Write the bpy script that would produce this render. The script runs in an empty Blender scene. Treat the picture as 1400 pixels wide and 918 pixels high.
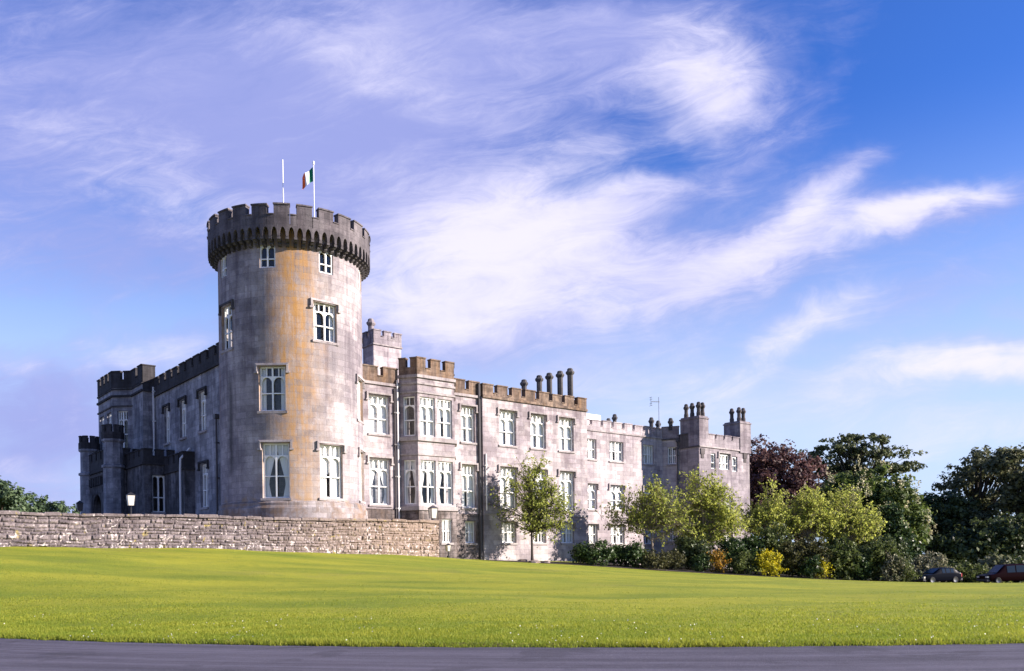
import bpy, math, random
import numpy as np
from mathutils import Vector
rng = np.random.default_rng(7)
SC = bpy.context.scene
COL = SC.collection
RAD = math.radians

# ------------------------------------------------------------------ camera
cam = bpy.data.cameras.new('camera')
cam.sensor_width = 36.0
cam.lens = 36.0 * 1170 / 1400
cam.shift_y = (765 - 459) / 1400
cam.clip_start = 0.1
cam.clip_end = 6000
camo = bpy.data.objects.new('camera', cam)
COL.objects.link(camo)
camo.location = (0, 0, 1.6)
from mathutils import Matrix
camo.matrix_world = Matrix.Translation((0, 0, 1.6)) @ Matrix.Rotation(RAD(90), 4, 'X') @ Matrix.Rotation(RAD(-0.8), 4, 'Z')
SC.camera = camo

# ------------------------------------------------------------------ sun
SUN_EL, SUN_AZ = 21.0, 96.0            # azimuth from +Y towards +X
sun = bpy.data.lights.new('sun', 'SUN')
sun.energy = 5.0
sun.angle = RAD(0.5)
sun.color = (1.0, 0.885, 0.79)
suno = bpy.data.objects.new('sun', sun)
COL.objects.link(suno)
sd = Vector((math.sin(RAD(SUN_AZ)) * math.cos(RAD(SUN_EL)), math.cos(RAD(SUN_AZ)) * math.cos(RAD(SUN_EL)), math.sin(RAD(SUN_EL))))
suno.rotation_euler = sd.to_track_quat('Z', 'Y').to_euler()
suno.location = (60, 0, 60)

# ------------------------------------------------------------------ exposure
SC.view_settings.view_transform = 'Standard'
SC.view_settings.look = 'None'
SC.view_settings.gamma = 1
SC.view_settings.use_curve_mapping = False
SC.view_settings.exposure = 1.38


class NT:
    """small helper for node trees"""
    def __init__(s, tree):
        s.t = tree
        tree.nodes.clear()

    def n(s, typ, **kw):
        nd = s.t.nodes.new(typ)
        for k, v in kw.items():
            if k.startswith('_'):
                nd.inputs[k[1:]].default_value = v
            else:
                setattr(nd, k, v)
        return nd

    def l(s, a, b):
        s.t.links.new(a, b)

    def put(s, sock, v):
        if isinstance(v, bpy.types.NodeSocket):
            s.l(v, sock)
        else:
            sock.default_value = v

    def m(s, op, a, b=None, c=None, clamp=False):
        nd = s.t.nodes.new('ShaderNodeMath')
        nd.operation = op
        nd.use_clamp = clamp
        for i, v in enumerate((a, b, c)):
            if v is not None:
                s.put(nd.inputs[i], v)
        return nd.outputs[0]

    def vm(s, op, a, b=None, out=0):
        nd = s.t.nodes.new('ShaderNodeVectorMath')
        nd.operation = op
        s.put(nd.inputs[0], a)
        if b is not None:
            s.put(nd.inputs[3 if op == 'SCALE' else 1], b)
        return nd.outputs['Value'] if out == 'v' else nd.outputs[0]

    def mr(s, v, a, b, c=0.0, d=1.0, smooth=True):
        nd = s.t.nodes.new('ShaderNodeMapRange')
        nd.interpolation_type = 'SMOOTHSTEP' if smooth else 'LINEAR'
        s.put(nd.inputs[0], v)
        for i, x in enumerate((a, b, c, d)):
            s.put(nd.inputs[i + 1], x)
        return nd.outputs[0]

    def noise(s, vec, scale, detail=4, rough=0.55, dist=0.0, color=False):
        nd = s.t.nodes.new('ShaderNodeTexNoise')
        if vec is not None:
            s.l(vec, nd.inputs['Vector'])
        nd.inputs['Scale'].default_value = scale
        nd.inputs['Detail'].default_value = detail
        nd.inputs['Roughness'].default_value = rough
        nd.inputs['Distortion'].default_value = dist
        return nd.outputs['Color' if color else 'Fac']

    def mix(s, f, a, b, mode='MIX'):
        nd = s.t.nodes.new('ShaderNodeMix')
        nd.data_type = 'RGBA'
        nd.blend_type = mode
        s.put(nd.inputs[0], f)
        for i, v in ((6, a), (7, b)):
            if isinstance(v, tuple) and len(v) == 3:
                v = (*v, 1)
            s.put(nd.inputs[i], v)
        return nd.outputs[2]

    def xyz(s, v):
        nd = s.t.nodes.new('ShaderNodeSeparateXYZ')
        s.l(v, nd.inputs[0])
        return nd.outputs

    def cxyz(s, x, y, z):
        nd = s.t.nodes.new('ShaderNodeCombineXYZ')
        for i, v in enumerate((x, y, z)):
            s.put(nd.inputs[i], v)
        return nd.outputs[0]


# ------------------------------------------------------------------ sky
world = bpy.data.worlds.new('World')
SC.world = world
world.use_nodes = True
W = NT(world.node_tree)
sky = W.n('ShaderNodeTexSky', sky_type='NISHITA', sun_disc=False)
sky.sun_elevation = RAD(SUN_EL)
sky.sun_rotation = RAD(SUN_AZ)
sky.air_density = 1.0
sky.dust_density = 0.4
sky.ozone_density = 2.5
dirv = W.n('ShaderNodeTexCoord').outputs['Generated']
dx, dy, dz = W.xyz(dirv)
yy = W.m('MAXIMUM', dy, 0.25)
A_ = W.m('DIVIDE', dx, yy)
B_ = W.m('DIVIDE', dz, yy)
AB0 = W.cxyz(A_, B_, 0.0)
# soft warping so that no cloud edge is a clean curve
w1 = W.vm('SUBTRACT', W.noise(AB0, 3.2, 5, 0.6, color=True), (0.5, 0.5, 0.5))
AB = W.vm('ADD', AB0, W.vm('SCALE', w1, 0.16))
AB = W.vm('MULTIPLY', AB, (1, 1, 0))


def blob(px, py, rx, ry, rot):
    """a soft ellipse of cloud, in the direction of the sky at (px, py) of the view; sizes in the same units"""
    mp = W.n('ShaderNodeMapping', vector_type='TEXTURE')
    W.l(AB, mp.inputs[0])
    mp.inputs['Location'].default_value = ((px - 700) / 1170, (765 - py) / 1170, 0)
    mp.inputs['Rotation'].default_value = (0, 0, RAD(rot))
    mp.inputs['Scale'].default_value = (rx / 1170, ry / 1170, 1)
    return W.mr(W.vm('LENGTH', mp.outputs[0], out='v'), 1.0, 0.0)


def total(items):
    acc = None
    for (w, *b) in items:
        t = W.m('MULTIPLY', blob(*b), w)
        acc = t if acc is None else W.m('ADD', acc, t)
    return acc


cover = total([
    (1.0, 120, 140, 620, 330, 10), (0.9, 540, 120, 480, 260, 0), (0.9, 600, 330, 420, 230, 8), (0.5, 420, 250, 300, 200, 0),
    (0.9, 800, 340, 330, 150, 12), (0.75, 960, 60, 240, 150, -30), (0.65, 990, 150, 100, 140, 25), (0.5, 820, 60, 150, 120, 10),
    (0.85, 1060, 320, 260, 60, 36), (0.75, 1180, 320, 290, 60, 25), (0.7, 1110, 460, 170, 56, 28), (0.5, 1000, 400, 230, 100, 20),
    (1.0, 1270, 512, 260, 70, 6), (0.6, 1390, 500, 160, 50, 8), (0.75, 1310, 285, 200, 46, 18), (0.5, 1240, 420, 240, 50, 16), (0.5, 1380, 600, 260, 60, 0), (0.35, 930, 250, 260, 60, 20), (0.45, 1385, 425, 70, 26, 0), (0.35, 1120, 120, 90, 40, 40),
    (0.6, 850, 430, 320, 120, 8), (0.7, 860, 530, 340, 70, 4), (0.5, 1080, 560, 260, 60, 4), (0.5, 620, 440, 260, 80, 4), (0.55, 200, 480, 320, 60, 3), (0.45, 640, 470, 300, 80, 0),
    (1.0, 40, 545, 260, 110, 0), (0.9, 40, 640, 300, 110, 0), (0.5, 220, 560, 260, 90, 0), (0.4, 1180, 600, 400, 60, 0), (0.5, 200, 350, 300, 60, -8),
    (-0.75, 30, 425, 130, 40, 5), (-0.45, 250, 415, 180, 38, 6), (-0.5, 890, 225, 210, 44, 14),
    (-0.25, 780, 100, 110, 50, 20), (-1.1, 1330, 110, 300, 190, 10), (-0.3, 760, 430, 160, 26, 8), (0.45, 1180, 230, 160, 40, 30), (0.4, 1360, 470, 160, 30, 5), (0.4, 650, 60, 300, 120, 0),
])
stretch = W.n('ShaderNodeMapping')
W.l(W.vm('ADD', AB0, W.vm('SCALE', w1, 0.05)), stretch.inputs[0])
stretch.inputs['Rotation'].default_value = (0, 0, RAD(-26))
stretch.inputs['Scale'].default_value = (1.0, 2.0, 1)
f1 = W.noise(stretch.outputs[0], 3.0, 10, 0.60, 0.8)
f2 = W.noise(W.vm('MULTIPLY', stretch.outputs[0], (0.8, 1.4, 1)), 9.5, 10, 0.70, 0.9)
field = W.m('ADD', W.m('ADD', cover, W.m('MULTIPLY', W.m('SUBTRACT', f1, 0.5), 1.5)), W.m('MULTIPLY', W.m('SUBTRACT', f2, 0.5), 1.15))
opac = W.m('MULTIPLY', W.mr(field, -0.28, 1.25), 0.93)
bright = total([
    (0.8, 720, 300, 380, 170, 10), (0.75, 1080, 310, 220, 55, 36), (0.7, 1190, 320, 260, 50, 25), (0.8, 1120, 455, 160, 50, 28),
    (0.85, 1270, 512, 220, 56, 8), (0.5, 1390, 495, 130, 40, 6), (0.5, 1320, 270, 150, 36, 18), (0.65, 970, 120, 170, 160, -30), (0.5, 640, 400, 340, 130, 5), (0.5, 900, 420, 260, 100, 12), (0.4, 880, 530, 300, 60, 4), (0.35, 600, 440, 240, 60, 4),
    (0.45, 210, 470, 200, 36, 0), (0.3, 230, 290, 240, 60, -18), (0.22, 60, 640, 300, 40, 0), (0.28, 480, 60, 260, 80, -18),
    (0.30, 30, 490, 90, 40, 0), (0.25, 150, 200, 200, 60, -20),
])
bfield = W.m('ADD', W.m('ADD', bright, W.m('MULTIPLY', W.m('SUBTRACT', f1, 0.5), 0.9)), W.m('MULTIPLY', W.m('SUBTRACT', f2, 0.5), 1.0))
low = W.m('MULTIPLY', W.mr(W.m('ABSOLUTE', dz), 0.34, 0.10), W.mr(A_, -0.28, 0.22))
cl = W.mix(W.mr(bfield, -0.08, 1.0), W.mix(low, (2.45, 2.75, 5.5), (4.5, 5.2, 7.1)), (6.4, 6.1, 7.5))
# the sky texture, turned a little deeper blue as slide film shows it, paler toward the horizon
sk = W.mix(1.0, sky.outputs[0], (0.36, 0.68, 1.42), 'MULTIPLY')
hz = W.mr(W.m('ABSOLUTE', dz), 0.46, 0.08)
sk = W.mix(W.m('MULTIPLY', hz, 0.85), sk, (4.4, 5.4, 7.2))
final = W.mix(opac, sk, cl)
bg = W.n('ShaderNodeBackground')
bg.inputs['Strength'].default_value = 0.06
W.l(final, bg.inputs['Color'])
wo = W.n('ShaderNodeOutputWorld')
W.l(bg.outputs[0], wo.inputs[0])

# ------------------------------------------------------------------ frames of the place
TH = RAD(50.6)
U = np.array([math.sin(TH), math.cos(TH)])      # along the garden front, away from the viewer
N = np.array([math.cos(TH), -math.sin(TH)])     # outward from the garden front
V = np.array([-math.cos(TH), math.sin(TH)])     # along the entrance front
NL = -U                                         # outward from the entrance front
TC = np.array([-14.89, 58.714])                 # centre of the round tower
PA = -0.5                                       # offset of the garden front from that centre


def GU(s, off):
    p = TC + s * U + off * N
    return float(p[0]), float(p[1])


def GV(s, off):
    p = TC + s * V + off * NL
    return float(p[0]), float(p[1])


def edge(x):
    """the lawn's edge along the road"""
    x = np.clip(np.asarray(x, float), -18, 18)
    return 15.55 - 0.155 * x + 0.0135 * x * x * np.where(x > 0, 0.8, 1.0)


CP = []
for x in (-60, -35, -15, 0, 15, 35, 60):
    CP.append((x, float(edge(x)), 0.05))
    CP.append((x, float(edge(x)) - 10, 0.0))
for s, z in ((-40, 2.75), (-30, 2.7), (-18.4, 2.57), (-7.4, 2.39), (0, 2.12), (7.9, 1.82)):
    CP.append((*GU(s, 5.9), z))
for s, off, z in ((12, 2.5, 1.68), (16.7, 1.2, 1.5), (22, 1.5, 1.35), (28, 1.5, 1.2), (35, -2, 0.95), (45, 2, 0.4), (52, 0, 0.0),
                  (10, -14, 2.2), (30, -14, 1.2), (60, -12, -0.2)):
    CP.append((*GU(s, off), z))
for s, off in ((20, 15), (0, 0), (40, 20)):
    CP.append((*GV(s, off), 2.7))
CP += [(4.7, 68.5, 1.08), (11.7, 69.5, 0.5), (20.4, 70.5, -0.1), (27, 73, -0.5), (35.5, 73.5, -0.87), (45, 74.5, -1.07), (52, 75, -1.2), (37, 78.5, -1.08), (46, 79.5, -1.30), (54, 80.5, -1.45), (62, 84, -1.75), (50, 110, -1.5), (30, 105, -1.0),
       (80, 100, -1.8), (90, 60, -1.2), (-90, 60, 2.6), (-70, 110, 2.2), (0, 130, 0.5), (60, 140, -1.5), (110, 130, -1.5), (-110, 140, 1.0)]
CP = np.array(CP)


def _ph(r2):
    return np.where(r2 > 1e-9, r2 * np.log(np.maximum(r2, 1e-9)), 0)


_n = len(CP)
_K = _ph(((CP[:, None, :2] - CP[None, :, :2]) / 50.0 ** 1).__pow__(2).sum(-1)) + np.eye(_n) * 0.002
_P = np.c_[np.ones(_n), CP[:, :2] / 50]
_M = np.block([[_K, _P], [_P.T, np.zeros((3, 3))]])
_w = np.linalg.solve(_M, np.r_[CP[:, 2], np.zeros(3)])


def terrain(x, y):
    x = np.asarray(x, float)
    y = np.asarray(y, float)
    sh = np.broadcast(x, y).shape
    xx = np.broadcast_to(x, sh).ravel()
    yv = np.broadcast_to(y, sh).ravel()
    xc = np.clip(xx, -115, 115)
    yc = np.clip(yv, -5, 145)
    r2 = (((np.c_[xc, yc][:, None, :] - CP[None, :, :2]) / 50.0) ** 2).sum(-1)
    z = _ph(r2) @ _w[:_n] + _w[_n] + _w[_n + 1] * xc / 50 + _w[_n + 2] * yc / 50
    z = z + 0.05 * np.sin(xc * 0.23 + yc * 0.11) * np.sin(yc * 0.31 - 0.4) * np.clip((yc - 20) / 10, 0, 1) * np.clip((60 - yc) / 15, 0, 1)
    z = z + (0.05 * np.sin(xc * 0.62 + 1.4 * np.sin(yc * 0.33)) * np.sin(yc * 0.8 + 0.7) + 0.02 * np.sin(xc * 1.5 + yc * 0.4) * np.sin(yc * 1.3)) * np.clip((yc - 19) / 8, 0, 1) * np.clip((62 - yc) / 12, 0, 1)
    d = yv - edge(xx)
    k = np.clip((d + 0.25) / 0.5, 0, 1)
    z = (-0.06) * (1 - k) + (np.maximum(z, 0.035) if False else z) * k
    out = np.hypot(xx - xc, yv - yc)
    return (z * np.exp(-out / 400.0)).reshape(sh)


def gz(x, y):
    return float(terrain(np.array([x]), np.array([y]))[0])


# ------------------------------------------------------------------ materials
def mat(name):
    m = bpy.data.materials.new(name)
    m.use_nodes = True
    return m, NT(m.node_tree)


def finish(T, base, rough=0.85, bump=None, bstr=0.4, bdist=0.05, spec=0.3, metal=0.0):
    p = T.n('ShaderNodeBsdfPrincipled')
    if isinstance(base, tuple) and len(base) == 3:
        base = (*base, 1)
    T.put(p.inputs['Base Color'], base)
    T.put(p.inputs['Roughness'], rough)
    p.inputs['Specular IOR Level'].default_value = spec
    p.inputs['Metallic'].default_value = metal
    if bump is not None:
        b = T.n('ShaderNodeBump')
        b.inputs['Strength'].default_value = bstr
        b.inputs['Distance'].default_value = bdist
        T.l(bump, b.inputs['Height'])
        T.l(b.outputs[0], p.inputs['Normal'])
    o = T.n('ShaderNodeOutputMaterial')
    T.l(p.outputs[0], o.inputs[0])
    return p


def stone(name, base, tint, bw=0.85, bh=0.38, var=0.22, black=0.0, ochre=0.0, pale=0.0, tower=False, bumps=0.5, runs=0.7):
    """squared limestone: courses from the UV (metres along the wall, metres up), weather stains from position"""
    m, T = mat(name)
    uv = T.n('ShaderNodeTexCoord').outputs['UV']
    pos = T.n('ShaderNodeNewGeometry').outputs['Position']
    wob = T.vm('SCALE', T.vm('SUBTRACT', T.noise(uv, 1.3, 2, color=True), (0.5, 0.5, 0.5)), 0.05)
    uvw = T.vm('ADD', uv, wob)
    br = T.n('ShaderNodeTexBrick')
    T.l(uvw, br.inputs['Vector'])
    br.offset = 0.5
    br.inputs['Color1'].default_value = (0, 0, 0, 1)
    br.inputs['Color2'].default_value = (1, 1, 1, 1)
    br.inputs['Mortar'].default_value = (0.5, 0.5, 0.5, 1)
    br.inputs['Scale'].default_value = 1
    br.inputs['Mortar Size'].default_value = 0.012
    br.inputs['Mortar Smooth'].default_value = 0.3
    br.inputs['Brick Width'].default_value = bw
    br.inputs['Row Height'].default_value = bh
    blk = T.xyz(br.outputs['Color'])[0]
    mort = br.outputs['Fac']
    v_ = T.xyz(uv)[1]
    big = T.noise(pos, 0.35, 5, 0.62, 0.4)
    med = T.noise(pos, 1.7, 6, 0.65, 0.6)
    fine = T.noise(pos, 14, 5, 0.7)
    st = T.vm('MULTIPLY', uv, (2.2, 0.22, 1))
    streak = T.noise(st, 1.0, 5, 0.6, 0.3)
    val = T.m('ADD', T.m('MULTIPLY', T.m('SUBTRACT', blk, 0.5), var), 1.0)
    val = T.m('ADD', val, T.m('MULTIPLY', T.m('SUBTRACT', med, 0.5), 1.15))
    val = T.m('ADD', val, T.m('MULTIPLY', T.m('SUBTRACT', fine, 0.5), 0.8))
    val = T.m('ADD', val, T.m('MULTIPLY', T.m('SUBTRACT', streak, 0.5), 1.0))
    val = T.m('MULTIPLY', val, T.m('SUBTRACT', 1.0, T.m('MULTIPLY', mort, 0.26)))
    c = T.mix(T.mr(T.m('ADD', T.m('MULTIPLY', big, 0.7), T.m('MULTIPLY', T.noise(pos, 0.9, 5, 0.7, 0.8), 0.3)), 0.40, 0.58), base, tint)
    if pale:
        c = T.mix(T.m('MULTIPLY', T.mr(T.noise(pos, 0.5, 4, 0.6), 0.5, 0.66), pale), c, (0.60, 0.54, 0.53))
    c = T.mix(1.0, c, T.cxyz(val, val, val), 'MULTIPLY')
    run = T.noise(T.vm('MULTIPLY', uv, (1.6, 0.10, 1)), 1.0, 6, 0.68, 0.4)
    c = T.mix(T.m('MULTIPLY', T.m('MULTIPLY', T.mr(T.m('ADD', T.m('MULTIPLY', run, 0.75), T.m('MULTIPLY', med, 0.25)), 0.46, 0.60), T.mr(v_, 4.0, 14.6, 0.25, 1.0, False)), runs), c, T.mix(1.0, c, (0.50, 0.46, 0.50), 'MULTIPLY'))
    if ochre:
        c = T.mix(T.m('MULTIPLY', T.mr(T.m('ADD', T.m('MULTIPLY', med, 0.6), T.m('MULTIPLY', big, 0.5)), 0.48, 0.68), ochre), c, (0.30, 0.17, 0.07))
    if black:
        k = T.m('ADD', T.m('MULTIPLY', streak, 0.55), T.m('MULTIPLY', med, 0.5))
        c = T.mix(T.m('MULTIPLY', T.mr(k, 0.40, 0.62), black), c, (0.025, 0.024, 0.026))
    if tower:
        u, v, _ = T.xyz(uv)
        uu = T.m('ADD', u, T.m('MULTIPLY', T.m('SUBTRACT', streak, 0.5), 2.6))
        grain_ = T.mr(med, 0.36, 0.60)
        g = T.m('EXPONENT', T.m('MULTIPLY', -1.0, T.m('POWER', T.m('DIVIDE', T.m('SUBTRACT', uu, 1.25), 1.25), 2.0)))
        hgt = T.mr(v, 5.0, 17.0, 0.50, 0.95)
        grain = T.mr(T.m('ADD', T.m('MULTIPLY', T.noise(T.vm('MULTIPLY', uv, (4.5, 0.55, 1)), 1.0, 8, 0.74, 0.6), 0.62), T.m('ADD', T.m('MULTIPLY', med, 0.22), T.m('MULTIPLY', blk, 0.10))), 0.40, 0.55)
        gb = T.m('EXPONENT', T.m('MULTIPLY', -1.0, T.m('POWER', T.m('DIVIDE', T.m('SUBTRACT', uu, 1.3), 2.1), 2.0)))
        c = T.mix(T.m('MULTIPLY', gb, T.m('ADD', 0.06, T.m('MULTIPLY', grain_, 0.30))), c, (0.40, 0.285, 0.18))
        o = T.m('MULTIPLY', T.m('MULTIPLY', g, hgt), T.m('ADD', 0.20, T.m('MULTIPLY', grain, 0.74)))
        c = T.mix(o, c, T.mix(T.noise(pos, 3.0, 4, 0.6), (0.28, 0.145, 0.05), (0.50, 0.265, 0.07)))
        # a second rusty run on the shaded side and a dark wet streak
        g2 = T.m('EXPONENT', T.m('MULTIPLY', -1.0, T.m('POWER', T.m('DIVIDE', T.m('ADD', uu, 5.6), 0.55), 2.0)))
        c = T.mix(T.m('MULTIPLY', T.m('MULTIPLY', g2, T.mr(v, 9.0, 16.0)), T.m('MULTIPLY', grain, 0.7)), c, (0.30, 0.16, 0.07))
        uu3 = T.m('ADD', u, T.m('MULTIPLY', T.m('SUBTRACT', med, 0.5), 0.5))
        g3 = T.m('EXPONENT', T.m('MULTIPLY', -1.0, T.m('POWER', T.m('DIVIDE', T.m('ADD', uu3, 3.35), 0.24), 2.0)))
        lim = T.m('MULTIPLY', T.mr(v, 6.5, 8.5), T.mr(v, 14.5, 12.5))
        c = T.mix(T.m('MULTIPLY', T.m('MULTIPLY', g3, lim), 0.75), c, (0.05, 0.045, 0.045))
        low = T.m('MULTIPLY', T.mr(v, 6.2, 5.2), T.mr(med, 0.5, 0.62))
        c = T.mix(T.m('MULTIPLY', low, 0.55), c, (0.36, 0.22, 0.07))
    hgt = T.m('ADD', T.m('MULTIPLY', T.m('SUBTRACT', 1.0, mort), 0.6), T.m('ADD', T.m('MULTIPLY', fine, 0.5), T.m('MULTIPLY', med, 0.5)))
    finish(T, c, 0.9, hgt, bumps, 0.03, 0.2)
    return m


M = {}
M['tower'] = stone('tower limestone', (0.43, 0.385, 0.39), (0.27, 0.24, 0.26), tower=True, black=0.38, pale=0.4, bw=0.95, bh=0.40, var=0.30)
M['garden'] = stone('garden front limestone', (0.50, 0.445, 0.45), (0.30, 0.26, 0.285), ochre=0.08, black=0.36, pale=0.7, bw=0.95, bh=0.40, var=0.42)
M['far'] = stone('far front limestone', (0.49, 0.44, 0.445), (0.35, 0.305, 0.325), black=0.26, pale=0.5, bw=0.9, bh=0.40, var=0.4)
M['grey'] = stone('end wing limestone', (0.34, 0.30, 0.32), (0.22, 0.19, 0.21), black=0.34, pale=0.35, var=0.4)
M['entrance'] = stone('entrance front limestone', (0.44, 0.43, 0.46), (0.26, 0.255, 0.285), black=0.55, bw=0.9, bh=0.4, var=0.4)
M['porch'] = stone('blackened porch stone', (0.22, 0.21, 0.225), (0.12, 0.115, 0.125), black=0.85)
M['blackpar'] = stone('blackened parapet stone', (0.075, 0.07, 0.075), (0.045, 0.042, 0.045), black=0.7)
M['lichenpar'] = stone('lichened parapet stone', (0.34, 0.25, 0.185), (0.23, 0.165, 0.13), black=0.75, ochre=0.5, bw=0.6, bh=0.3)
M['towerpar'] = stone('tower parapet stone', (0.20, 0.175, 0.185), (0.13, 0.115, 0.125), black=0.6, bw=0.7, bh=0.35)
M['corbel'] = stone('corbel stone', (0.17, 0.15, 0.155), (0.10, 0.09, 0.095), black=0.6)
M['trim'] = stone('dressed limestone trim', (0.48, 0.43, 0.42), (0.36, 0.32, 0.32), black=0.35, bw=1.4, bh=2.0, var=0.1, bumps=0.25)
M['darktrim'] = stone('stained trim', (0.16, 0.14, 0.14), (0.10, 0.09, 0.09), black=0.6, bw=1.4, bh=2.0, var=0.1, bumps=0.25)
M['base'] = stone('rough basement stone', (0.32, 0.27, 0.26), (0.13, 0.11, 0.11), black=0.8, ochre=0.25, bw=0.7, bh=0.3, var=0.5, bumps=0.9)
M['plinth'] = stone('pale plinth stone', (0.38, 0.34, 0.335), (0.27, 0.235, 0.235), black=0.4, ochre=0.6, bw=0.8, bh=0.34, var=0.4)
M['pipestone'] = stone('chimney stone', (0.13, 0.125, 0.125), (0.085, 0.08, 0.08), black=0.5, bw=1, bh=1)


def plain(name, col, rough=0.6, var=0.15, scale=8, spec=0.4, metal=0.0, bump=0.15):
    m, T = mat(name)
    pos = T.n('ShaderNodeNewGeometry').outputs['Position']
    n_ = T.noise(pos, scale, 4, 0.6)
    v = T.m('ADD', 1.0 - var / 2, T.m('MULTIPLY', n_, var))
    c = T.mix(1.0, col, T.cxyz(v, v, v), 'MULTIPLY')
    finish(T, c, rough, n_, bump, 0.01, spec, metal)
    return m


M['white'] = plain('white window paint', (0.80, 0.79, 0.77), 0.5, 0.12, 5)
M['curtain'] = plain('white curtain cloth', (0.78, 0.76, 0.74), 0.9, 0.12, 3)
M['lead'] = plain('lead downpipe', (0.055, 0.05, 0.055), 0.55, 0.3, 6)
M['palepipe'] = plain('pale painted downpipe', (0.62, 0.60, 0.60), 0.5, 0.2, 6)
M['roof'] = plain('roof lead', (0.18, 0.18, 0.19), 0.7, 0.3, 2)
M['whiteroof'] = plain('white roof screed', (0.82, 0.80, 0.79), 0.7, 0.1, 2)
M['iron'] = plain('black iron', (0.02, 0.02, 0.022), 0.45, 0.2, 10)
M['pole'] = plain('white pole paint', (0.75, 0.75, 0.76), 0.4, 0.1, 10)
M['steel'] = plain('galvanised steel', (0.35, 0.36, 0.38), 0.4, 0.2, 10, metal=0.8)
M['door'] = plain('dark oak door', (0.03, 0.022, 0.016), 0.6, 0.4, 6)
M['wood'] = plain('oak trunk bark', (0.10, 0.075, 0.055), 0.95, 0.6, 9, bump=0.7)
M['palebark'] = plain('pale young bark', (0.26, 0.21, 0.16), 0.9, 0.5, 9, bump=0.6)
M['darkbark'] = plain('dark bark', (0.05, 0.042, 0.036), 0.95, 0.5, 9, bump=0.7)
M['soil'] = plain('dark bed soil', (0.035, 0.027, 0.02), 1.0, 0.6, 3, bump=1.0)
M['gravel'] = plain('terrace gravel', (0.25, 0.23, 0.21), 0.95, 0.4, 12, bump=0.8)
M['green'] = plain('flag green', (0.0, 0.16, 0.07), 0.8, 0.1)
M['orange'] = plain('flag orange', (0.85, 0.13, 0.02), 0.8, 0.1)
M['flagwhite'] = plain('flag white', (0.8, 0.8, 0.78), 0.8, 0.1)
M['lampglass'] = plain('opal lamp glass', (0.55, 0.52, 0.46), 0.2, 0.08)
M['carblack'] = plain('dark blue car paint', (0.004, 0.005, 0.010), 0.28, 0.1, spec=0.05)
M['carred'] = plain('maroon van paint', (0.011, 0.002, 0.003), 0.3, 0.1, spec=0.05)
M['tyre'] = plain('tyre rubber', (0.015, 0.015, 0.015), 0.9, 0.2)
M['rim'] = plain('wheel rim alloy', (0.16, 0.16, 0.165), 0.35, 0.1, metal=0.7)
M['taillight'] = plain('red tail lamp', (0.55, 0.10, 0.10), 0.12, 0.1, spec=0.8)
M['headlight'] = plain('clear head lamp', (0.7, 0.68, 0.6), 0.1, 0.1, spec=0.8)
M['plate'] = plain('white plate', (0.75, 0.75, 0.72), 0.4, 0.05)
M['bumper'] = plain('grey bumper plastic', (0.05, 0.05, 0.055), 0.6, 0.1)
M['carglass'] = plain('tinted car glass', (0.02, 0.03, 0.045), 0.08, 0.05, spec=0.25)


def glass_mat():
    m, T = mat('old window glass')
    lw = T.n('ShaderNodeLayerWeight')
    lw.inputs['Blend'].default_value = 0.5
    pos = T.n('ShaderNodeNewGeometry').outputs['Position']
    b = T.n('ShaderNodeBump')
    b.inputs['Strength'].default_value = 0.10
    b.inputs['Distance'].default_value = 0.05
    T.l(T.noise(pos, 2.5, 2), b.inputs['Height'])
    gl = T.n('ShaderNodeBsdfGlossy')
    gl.inputs['Roughness'].default_value = 0.03
    gl.inputs['Color'].default_value = (0.9, 0.93, 0.95, 1)
    T.l(b.outputs[0], gl.inputs['Normal'])
    tr = T.n('ShaderNodeBsdfTransparent')
    tr.inputs['Color'].default_value = (0.90, 0.92, 0.92, 1)
    mx = T.n('ShaderNodeMixShader')
    T.l(T.m('ADD', 0.05, T.m('MULTIPLY', T.m('POWER', lw.outputs['Facing'], 4.0), 0.75)), mx.inputs[0])
    T.l(tr.outputs[0], mx.inputs[1])
    T.l(gl.outputs[0], mx.inputs[2])
    o = T.n('ShaderNodeOutputMaterial')
    T.l(mx.outputs[0], o.inputs[0])
    return m


M['glass'] = glass_mat()


def leaf_mat(name, a, b, trans=0.35, rough=0.55):
    m, T = mat(name)
    at = T.n('ShaderNodeAttribute', attribute_name='tint').outputs['Fac']
    c = T.mix(at, a, b)
    p = T.n('ShaderNodeBsdfPrincipled')
    T.l(c, p.inputs['Base Color'])
    p.inputs['Roughness'].default_value = rough
    p.inputs['Specular IOR Level'].default_value = 0.25
    t = T.n('ShaderNodeBsdfTranslucent')
    T.l(c, t.inputs['Color'])
    mx = T.n('ShaderNodeMixShader')
    mx.inputs[0].default_value = trans
    T.l(p.outputs[0], mx.inputs[1])
    T.l(t.outputs[0], mx.inputs[2])
    o = T.n('ShaderNodeOutputMaterial')
    T.l(mx.outputs[0], o.inputs[0])
    return m


M['lf_young'] = leaf_mat('young lime foliage', (0.14, 0.18, 0.032), (0.50, 0.53, 0.12), 0.58)
M['lf_light'] = leaf_mat('light green foliage', (0.18, 0.225, 0.038), (0.56, 0.58, 0.13), 0.58)
M['lf_dark'] = leaf_mat('dark evergreen foliage', (0.030, 0.046, 0.016), (0.11, 0.14, 0.05), 0.32, 0.45)
M['lf_oak'] = leaf_mat('oak foliage', (0.052, 0.062, 0.028), (0.19, 0.195, 0.098), 0.4)
M['lf_chest'] = leaf_mat('chestnut foliage', (0.045, 0.075, 0.018), (0.17, 0.22, 0.055), 0.42)
M['lf_cream'] = leaf_mat('cream blossom', (0.40, 0.38, 0.20), (0.68, 0.62, 0.40), 0.3)
M['lf_beech'] = leaf_mat('copper beech foliage', (0.058, 0.030, 0.030), (0.18, 0.098, 0.088), 0.35)
M['lf_cedar'] = leaf_mat('cedar foliage', (0.045, 0.062, 0.026), (0.16, 0.18, 0.075), 0.3)
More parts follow.
